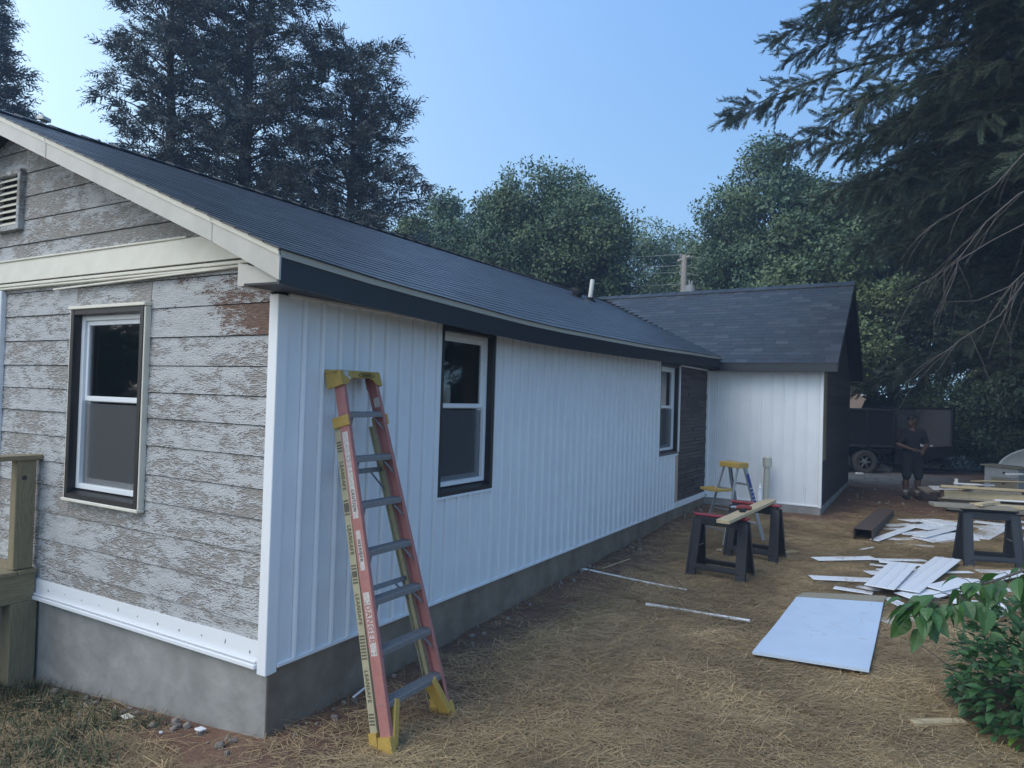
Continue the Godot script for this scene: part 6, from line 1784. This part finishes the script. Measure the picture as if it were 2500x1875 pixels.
	for k in T.size():
		var tw := MB.new()
		var P: Array = [Vector3(7.1, T[k][0].y + 0.6, -12.7), Vector3(6.0, T[k][0].y + 0.55, -10.2)] + T[k]
		limb(tw, P, 0.016, 0.003, 6)
		for b in 10:
			var f := rng.randf_range(1.6, P.size() - 1.02)
			var a: Vector3 = P[int(f)].lerp(P[int(f) + 1], f - int(f))
			var d: Vector3 = ((P[int(f) + 1] - P[int(f)]).normalized() + Vector3(rng.randfn(0, 0.4), rng.randfn(-0.3, 0.35), rng.randfn(0, 0.4))).normalized()
			var l := rng.randf_range(0.35, 1.1)
			limb(tw, [a, a + d * l * 0.4, a + d * l * 0.75 + Vector3(0, -0.06, 0) * l, a + d * l + Vector3(rng.randfn(0, 0.05), -0.2 * l, 0)], 0.0042, 0.0016, 4)
		var br := obj("bare_branch", tw, M.twig, pn)
		br.position = -pn.position
	# trees that stand behind and to the left of the viewer
	broadleaf("tree", "broad tree beyond the deck, left of the photo", "tree", gv(-23.0, 12.5), Vector3(0, 5.2, 0), Vector3(3.8, 4.2, 3.8), 26, 1.3, sp, M.leaf, 1500, 1.15, 501, g3, 0.32)
	broadleaf("tree", "broad tree well beyond the deck, outside the photo", "tree", gv(-24.5, 6.5), Vector3(0, 5.0, 0), Vector3(3.6, 4.2, 3.6), 26, 1.5, sp, M.leaf, 1800, 1.15, 502, g3, 0.2)

func big_leaf(l: float, w: float, seed_: int) -> ArrayMesh:      # ovate leaf along +X, folded on its midrib, tip drooping
	var mb := MB.new()
	var rng := RandomNumberGenerator.new(); rng.seed = seed_
	var n := 7
	var pr := [0.0, 0.74, 1.0, 0.98, 0.84, 0.60, 0.30, 0.0]
	var mid := []
	var ed := [[], []]
	for i in n + 1:
		var k := float(i) / n
		mid.append(Vector3(k * l, -0.22 * l * k * k, 0))
		for s in 2:
			var sg := -1.0 if s == 0 else 1.0
			ed[s].append(mid[i] + Vector3(0, 0.16 * w * pr[i] + rng.randfn(0, 0.012) * l, sg * pr[i] * w * 0.5))
	for i in n:
		for s in 2:
			if s == 1: mb.quad(mid[i], ed[1][i], ed[1][i + 1], mid[i + 1])
			else: mb.quad(ed[0][i], mid[i], mid[i + 1], ed[0][i + 1])
	return mb.mesh()

func make_shrub() -> void:
	var rng := RandomNumberGenerator.new(); rng.seed = 31
	var o := thing("leafy_shrub", "broad-leaved shrub in the lower right corner, one branch reaching over the white offcuts", "shrub", Vector3(4.45, -0.45, -2.9))
	var LV := [big_leaf(0.125, 0.085, 1), big_leaf(0.14, 0.075, 2), big_leaf(0.105, 0.08, 3)]
	var MT := []
	for c in [[0.030, 0.085, 0.022], [0.046, 0.112, 0.028], [0.065, 0.135, 0.032], [0.16, 0.26, 0.04]]:
		var m: StandardMaterial3D = mat("leaf_%d" % MT.size(), c[0], c[1], c[2], 0.45)
		m.backlight_enabled = true; m.backlight = lin(c[0], c[1] * 1.2, c[2] * 0.6)
		MT.append(m)
	var st := MB.new()
	# stem of the reaching branch
	var Pb := [Vector3(0.05, 0.0, 0.1), Vector3(0.10, 0.7, 0.5), Vector3(0.05, 1.25, 0.95), Vector3(-0.10, 1.42, 1.13), Vector3(-0.26, 1.39, 1.19), Vector3(-0.41, 1.32, 1.27), Vector3(-0.57, 1.26, 1.37), Vector3(-0.70, 1.20, 1.44), Vector3(-0.80, 1.15, 1.50)]
	limb(st, Pb, 0.014, 0.003, 6)
	var leaves := []
	for i in range(2, Pb.size()):
		for k in 11 if i > 2 else 5:
			var a: Vector3 = Pb[i] if i + 1 >= Pb.size() else Pb[i].lerp(Pb[i + 1], rng.randf())
			var out := Vector3(rng.randfn(0, 0.7), rng.randf_range(-0.75, 0.25), rng.randfn(0, 0.7)).normalized()
			var e := a + out * rng.randf_range(0.05, 0.13)
			limb(st, [a, a.lerp(e, 0.5) + Vector3(0, 0.012, 0), e], 0.0028, 0.0018, 4)
			leaves.append([e, (out + Vector3(-0.2, -0.75, 0.1)).normalized(), 0 if rng.randf() < 0.55 else 1, rng.randf_range(0.8, 1.35)])
	# a second spray to the right
	var Pc := [Vector3(0.1, 0.2, 0.1), Vector3(0.28, 0.9, 0.55), Vector3(0.22, 1.30, 0.95), Vector3(0.10, 1.47, 1.15), Vector3(-0.08, 1.36, 1.25), Vector3(-0.2, 1.22, 1.32)]
	limb(st, Pc, 0.012, 0.003, 6)
	for i in range(2, Pc.size()):
		for k in 6:
			var a: Vector3 = Pc[i]
			var out := Vector3(rng.randfn(0, 0.7), rng.randf_range(-0.7, 0.3), rng.randfn(0, 0.7)).normalized()
			var e := a + out * rng.randf_range(0.05, 0.14)
			limb(st, [a, e], 0.0028, 0.0018, 4)
			leaves.append([e, (out + Vector3(0, -0.7, 0)).normalized(), 0 if rng.randf() < 0.6 else 1, rng.randf_range(0.8, 1.2)])
	# the clump
	var nz := noise(2.2, 2, 3)
	var fol := [[], []]
	var fc := [PackedColorArray(), PackedColorArray()]
	var big := leaves.size()
	for i in 3600:
		var d := Vector3(rng.randfn(), rng.randfn(), rng.randfn()).normalized()
		var p := Vector3(d.x * 0.62, 0.30 + d.y * 0.62, d.z * 0.66) * Vector3(1, 1, 1) * pow(rng.randf(), 0.3)
		p.y = absf(p.y + 0.12)
		p.x += 0.10 * (p.y - 0.3)
		if nz.get_noise_3dv(p * 2.0) < -0.22: continue
		var out := (p - Vector3(0.05, 0.15, 0)).normalized()
		var near := out.dot(Vector3(-0.35, 0.35, 0.86)) > 0.55 and p.length() > 0.5
		if near and big < 215 and rng.randf() < 0.6:
			big += 1
			var lime: bool = rng.randf() < 0.07 and p.y < 0.5
			leaves.append([p, (out + Vector3(rng.randfn(0, 0.4), rng.randf_range(-0.9, 0.1), rng.randfn(0, 0.4))).normalized(), 3 if lime else [0, 1, 1, 2][rng.randi() % 4], rng.randf_range(0.45, 0.85)])
		else:
			var dd := (out + Vector3(rng.randfn(0, 0.5), rng.randf_range(-0.8, 0.3), rng.randfn(0, 0.5))).normalized()
			var yv := (Vector3.UP + out * 0.8).slide(dd).normalized()
			var k := i % 2
			fol[k].append(Transform3D(Basis(dd, yv, dd.cross(yv)).scaled_local(Vector3.ONE * rng.randf_range(0.4, 0.75)), p))
			var g := rng.randf_range(0.7, 1.3)
			fc[k].push_back(Color(0.036 * g, 0.096 * g, 0.028 * g))
	for i in 26:
		var d := Vector3(rng.randfn(0, 0.4), rng.randf_range(0.3, 0.8), rng.randfn(0, 0.4))
		limb(st, [Vector3(rng.randfn(0, 0.1), -0.02, rng.randfn(0, 0.1)), d * 0.5, d], 0.008, 0.003, 4)
	obj("stem", st, M.twig, o)
	for q in leaves:
		var dd: Vector3 = q[1]
		var yv := (Vector3.UP + Vector3(rng.randfn(0, 0.4), 0, rng.randfn(0, 0.4))).slide(dd).normalized()
		var lf := obj("leaf", LV[rng.randi() % 3], MT[q[2] if q[2] > 0 else rng.randi() % 2], o)
		lf.transform = Transform3D(Basis(dd, yv, dd.cross(yv)).scaled_local(Vector3.ONE * q[3]), q[0])
	for k in 2: copies("foliage", LV[k], M.leaf, fol[k], fc[k], o)

# ---------------------------------------------------------------- person
func smin(a: float, b: float, k: float) -> float:
	var h := maxf(k - absf(a - b), 0.0) / k
	return minf(a, b) - h * h * k * 0.25

func nets(mb: MB, bones: Array, cell: float, k: float) -> void:      # bones: [a, b, ra, rb]
	var lo := Vector3.ONE * 1e9; var hi := -lo
	for q in bones:
		var r: float = maxf(q[2], q[3]) + k * 0.5 + cell * 2
		for e in [q[0], q[1]]:
			lo = lo.min(e - Vector3.ONE * r); hi = hi.max(e + Vector3.ONE * r)
	var nx := int((hi.x - lo.x) / cell) + 2; var ny := int((hi.y - lo.y) / cell) + 2; var nz := int((hi.z - lo.z) / cell) + 2
	var F := PackedFloat32Array(); F.resize(nx * ny * nz); F.fill(1.0)
	for q in bones:
		var a: Vector3 = q[0]; var b: Vector3 = q[1]
		var r: float = maxf(q[2], q[3]) + k + cell * 2
		var p0 := ((a.min(b) - Vector3.ONE * r - lo) / cell).floor().max(Vector3.ZERO)
		var p1 := ((a.max(b) + Vector3.ONE * r - lo) / cell).ceil()
		var ab := b - a
		var l2 := maxf(ab.length_squared(), 1e-9)
		for z in range(int(p0.z), mini(int(p1.z) + 1, nz)):
			for y in range(int(p0.y), mini(int(p1.y) + 1, ny)):
				for x in range(int(p0.x), mini(int(p1.x) + 1, nx)):
					var p := lo + Vector3(x, y, z) * cell
					var t := clampf((p - a).dot(ab) / l2, 0, 1)
					var d := p.distance_to(a + ab * t) - lerpf(q[2], q[3], t)
					var i := (z * ny + y) * nx + x
					F[i] = smin(F[i], d, k)
	var ids := {}
	var V := PackedVector3Array()
	var off := [0, 1, nx, nx + 1, nx * ny, nx * ny + 1, nx * ny + nx, nx * ny + nx + 1]
	for z in nz - 1:
		for y in ny - 1:
			for x in nx - 1:
				var i := (z * ny + y) * nx + x
				var m := 0
				for c in 8:
					if F[i + off[c]] < 0: m |= 1 << c
				if m == 0 or m == 255: continue
				var s := Vector3.ZERO; var n := 0
				for c in 8:
					for ax in 3:
						var e: int = c | (1 << ax)
						if e == c: continue
						var f0: float = F[i + off[c]]; var f1: float = F[i + off[e]]
						if (f0 < 0) != (f1 < 0):
							var t := f0 / (f0 - f1)
							s += Vector3(c & 1, (c >> 1) & 1, c >> 2).lerp(Vector3(e & 1, (e >> 1) & 1, e >> 2), t); n += 1
				ids[i] = V.size()
				V.push_back(lo + (Vector3(x, y, z) + s / n) * cell)
	var N := PackedVector3Array(); N.resize(V.size())
	var T := PackedInt32Array()
	for i in ids:
		var st := [1, nx, nx * ny]
		for ax in 3:
			var j: int = i + st[ax]
			if j >= F.size() or (F[i] < 0) == (F[j] < 0): continue
			var u: int = st[(ax + 1) % 3]; var w: int = st[(ax + 2) % 3]
			if not (ids.has(i - u) and ids.has(i - w) and ids.has(i - u - w)): continue
			var q := [ids[i], ids[i - u], ids[i - u - w], ids[i - w]]
			if F[i] < 0: T.append_array([q[0], q[1], q[2], q[0], q[2], q[3]])
			else: T.append_array([q[0], q[2], q[1], q[0], q[3], q[2]])
	for t in range(0, T.size(), 3):
		var m := (V[T[t + 1]] - V[T[t]]).cross(V[T[t + 2]] - V[T[t]])
		for c in 3: N[T[t + c]] += m
	for t in range(0, T.size(), 3):
		mb.stri(V[T[t]], V[T[t + 1]], V[T[t + 2]], N[T[t]].normalized(), N[T[t + 1]].normalized(), N[T[t + 2]].normalized())

func make_person() -> void:
	# stands facing the camera's left (local -X), arms bent, holding a short board; local frame turned to the view
	var o := thing("person", "person in dark t-shirt and shorts by the trailer, head turned left, forearms raised in front", "person", Vector3(3.46, gy(3.46, -14.2), -14.2))
	o.rotation.y = 0.35
	var B := []
	var v := func(x: float, y: float, z: float) -> Vector3: return Vector3(x, y, z)
	# pelvis, torso, neck
	B.append([v.call(-0.07, 0.95, 0.0), v.call(0.07, 0.95, 0.0), 0.115, 0.115])
	B.append([v.call(0, 0.98, 0), v.call(-0.01, 1.22, 0.0), 0.125, 0.135])
	B.append([v.call(-0.10, 1.30, 0.0), v.call(0.10, 1.31, 0.0), 0.115, 0.115])
	B.append([v.call(-0.15, 1.40, 0.0), v.call(0.15, 1.41, 0.0), 0.065, 0.065])
	B.append([v.call(-0.01, 1.42, 0.0), v.call(-0.02, 1.53, 0.01), 0.058, 0.055])
	var legs := []
	for s in [-1.0, 1.0]:
		var hip: Vector3 = v.call(s * 0.09, 0.93, 0); var kn: Vector3 = v.call(s * 0.115, 0.50, 0.03); var an: Vector3 = v.call(s * 0.12, 0.09, -0.01)
		legs.append([hip, kn, an])
		B.append([hip, kn, 0.095, 0.060]); B.append([kn, v.call(s * 0.118, 0.34, -0.015), 0.058, 0.056]); B.append([v.call(s * 0.118, 0.34, -0.015), an, 0.056, 0.036])
		B.append([an, v.call(s * 0.12, 0.045, 0.03), 0.038, 0.035])
	# arms: right (screen left) elbow out, forearm across the belly; left forearm forward to screen right
	var arms := [[v.call(-0.185, 1.40, 0.0), v.call(-0.30, 1.15, 0.04), v.call(-0.08, 1.06, 0.22)], [v.call(0.185, 1.41, 0.0), v.call(0.275, 1.15, 0.02), v.call(0.10, 1.03, 0.24)]]
	for a in arms:
		B.append([a[0], a[1], 0.056, 0.043]); B.append([a[1], a[2], 0.044, 0.030])
	var body := MB.new()
	nets(body, B, 0.013, 0.05)
	# head, turned to the left of the photo
	var hb := Basis(Vector3.UP, -0.95)
	var hc: Vector3 = v.call(-0.03, 1.655, 0.02)
	var hd := []
	for q in [[0, 0.03, -0.012, 0, 0.03, -0.02, 0.094, 0.092], [0, -0.02, 0.025, 0, -0.075, 0.045, 0.066, 0.046], [0, -0.005, 0.095, 0, -0.025, 0.112, 0.012, 0.015], [-0.078, -0.01, -0.005, -0.08, 0.018, -0.01, 0.014, 0.018], [0.078, -0.01, -0.005, 0.08, 0.018, -0.01, 0.014, 0.018], [-0.03, 0.03, 0.078, 0.03, 0.03, 0.078, 0.016, 0.016], [-0.018, -0.052, 0.085, 0.018, -0.052, 0.085, 0.010, 0.010], [0, -0.07, -0.01, 0.0, -0.14, -0.02, 0.055, 0.055]]:
		hd.append([hc + hb * Vector3(q[0], q[1], q[2]), hc + hb * Vector3(q[3], q[4], q[5]), q[6], q[7]])
	nets(body, hd, 0.006, 0.018)
	# hands with fingers curled round the board
	for k in 2:
		var w: Vector3 = arms[k][2]
		var dir: Vector3 = (w - arms[k][1]).normalized()
		var up := Vector3.UP.slide(dir).normalized()
		var sd := dir.cross(up) * (1.0 if k == 0 else -1.0)
		var H := [[w - dir * 0.02, w + dir * 0.03, 0.028, 0.027]]
		for f in 4:
			var off := up * (0.030 - 0.020 * f)
			var kn := w + dir * 0.075 + off
			H.append([w + dir * 0.02 + off * 0.7, kn, 0.015, 0.0105])
			var l: float = [0.036, 0.042, 0.040, 0.031][f]
			var m := kn + (dir * 0.75 + sd * 0.6).normalized() * l
			H.append([kn, m, 0.0100, 0.0095])
			H.append([m, m + (dir * -0.1 + sd).normalized() * l * 0.75, 0.0095, 0.0085])
		var tb := w + dir * 0.025 + up * 0.032
		H.append([w + up * 0.012, tb, 0.016, 0.013])
		H.append([tb, tb + (dir * 0.8 + up * 0.35 + sd * 0.5).normalized() * 0.045, 0.012, 0.010])
		nets(body, H, 0.004, 0.008)
	obj("body", body, M.skin, o)
	var t := MB.new()
	var S := [[v.call(-0.08, 0.96, 0), v.call(0.08, 0.96, 0), 0.135, 0.135], [v.call(0, 1.0, 0), v.call(-0.01, 1.22, 0), 0.146, 0.152], [v.call(-0.10, 1.30, 0), v.call(0.10, 1.31, 0), 0.130, 0.130], [v.call(-0.15, 1.40, 0), v.call(0.15, 1.41, 0), 0.080, 0.080]]
	for a in arms: S.append([a[0], a[0].lerp(a[1], 0.72), 0.074, 0.070])
	nets(t, S, 0.015, 0.04)
	obj("t_shirt", t, M.dark_cloth, o)
	t = MB.new()
	S = [[v.call(-0.07, 0.93, 0), v.call(0.07, 0.93, 0), 0.136, 0.136]]
	for l in legs: S.append([l[0], l[0].lerp(l[1], 1.02), 0.116, 0.088])
	nets(t, S, 0.015, 0.03)
	obj("shorts", t, M.short_cloth, o)
	t = MB.new()
	nets(t, [[hc + hb * Vector3(0, 0.05, -0.03), hc + hb * Vector3(0, 0.055, 0.015), 0.098, 0.085], [hc + hb * Vector3(0, 0.0, -0.05), hc + hb * Vector3(0, -0.04, -0.05), 0.075, 0.06]], 0.009, 0.02)
	obj("hair", t, M.hair, o)
	for l in legs:
		t = MB.new()
		var an: Vector3 = l[2]
		nets(t, [[Vector3(an.x, 0.045, -0.05), Vector3(an.x, 0.035, 0.10), 0.043, 0.040], [Vector3(an.x, 0.035, 0.10), Vector3(an.x, 0.03, 0.16), 0.040, 0.030], [Vector3(an.x, 0.04, -0.03), Vector3(an.x, 0.09, -0.02), 0.045, 0.045]], 0.010, 0.02)
		obj("shoe", t, M.shoe, o)
		t = MB.new()
		t.tube([Vector3(an.x, 0.10, -0.012), Vector3(an.x, 0.19, -0.013)], [0.043, 0.050], 12, false)
		obj("sock", t, M.sock, o)
	# the piece held in the hands
	var b := MB.new()
	b.bar(Vector3(-0.10, 1.06, 0.29), Vector3(0.14, 1.02, 0.30), 0.02, 0.05, Vector3.UP, 0.003)
	var bd := obj("held_board", b, M.rusty_brown)
	tag(bd, "short dark board held by the person in both hands", "board")
	bd.transform = o.transform

# ---------------------------------------------------------------- sky
func make_sky() -> Sky:
	var W := 512
	var H := 256
	var im := Image.create(W, H, false, Image.FORMAT_RGBF)
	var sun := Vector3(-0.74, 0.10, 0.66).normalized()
	for y in H:
		var el := PI * (0.5 - (y + 0.5) / H)
		for x in W:
			var az := TAU * (x + 0.5) / W
			var d := Vector3(sin(az) * cos(el), sin(el), -cos(az) * cos(el))
			var h := clampf(d.y, 0.0, 1.0)
			var c := Color(0.085, 0.205, 0.46).lerp(Color(0.26, 0.43, 0.55), pow(1.0 - h, 3.0))
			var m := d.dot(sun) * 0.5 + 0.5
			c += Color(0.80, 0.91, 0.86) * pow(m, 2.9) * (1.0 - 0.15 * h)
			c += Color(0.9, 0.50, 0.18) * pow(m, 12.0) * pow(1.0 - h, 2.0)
			if d.y < 0.0: c = c.lerp(Color(0.09, 0.085, 0.07), smoothstep(0.0, -0.06, d.y))
			im.set_pixel(x, y, c)
	var pm := PanoramaSkyMaterial.new()
	pm.panorama = ImageTexture.create_from_image(im)
	var s := Sky.new()
	s.sky_material = pm
	return s

func _ready() -> void:
	cam = Camera3D.new()
	cam.name = "camera"
	cam.fov = 56.73
	cam.near = 0.05
	cam.far = 600.0
	cam.position = Vector3(3.649, 1.811, 3.243)
	cam.basis = Basis(Vector3(0.86520668, 0.0297497, -0.50053208), Vector3(-0.01669373, 0.99939401, 0.03054379), Vector3(0.50113743, -0.01807094, 0.86517901)).orthonormalized()
	add_child(cam)
	env = Environment.new()
	env.background_mode = Environment.BG_SKY
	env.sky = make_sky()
	env.background_energy_multiplier = 1.0
	env.tonemap_mode = Environment.TONE_MAPPER_LINEAR
	env.tonemap_exposure = 1.9
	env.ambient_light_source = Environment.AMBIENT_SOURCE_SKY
	env.sdfgi_enabled = true; env.ssao_enabled = true; env.ssil_enabled = true
	env.fog_enabled = true
	env.fog_density = 0.0026
	env.fog_light_color = Color(0.75, 0.85, 1.0)
	var we := WorldEnvironment.new()
	we.name = "world"
	we.environment = env
	add_child(we)
	var sun := DirectionalLight3D.new()
	sun.name = "sun"
	sun.light_energy = 0.24
	sun.light_color = Color(1.0, 0.95, 0.88)
	sun.light_angular_distance = 40.0
	sun.shadow_enabled = true
	add_child(sun)
	sun.look_at_from_position(Vector3(-2.5, 9.0, 7.0), Vector3.ZERO)
	make_materials()
	make_ground()
	make_house()
	make_deck()
	make_trees()
	make_ladder()
	make_things()
	make_person()
	make_scraps()
	make_shrub()
	make_straw()
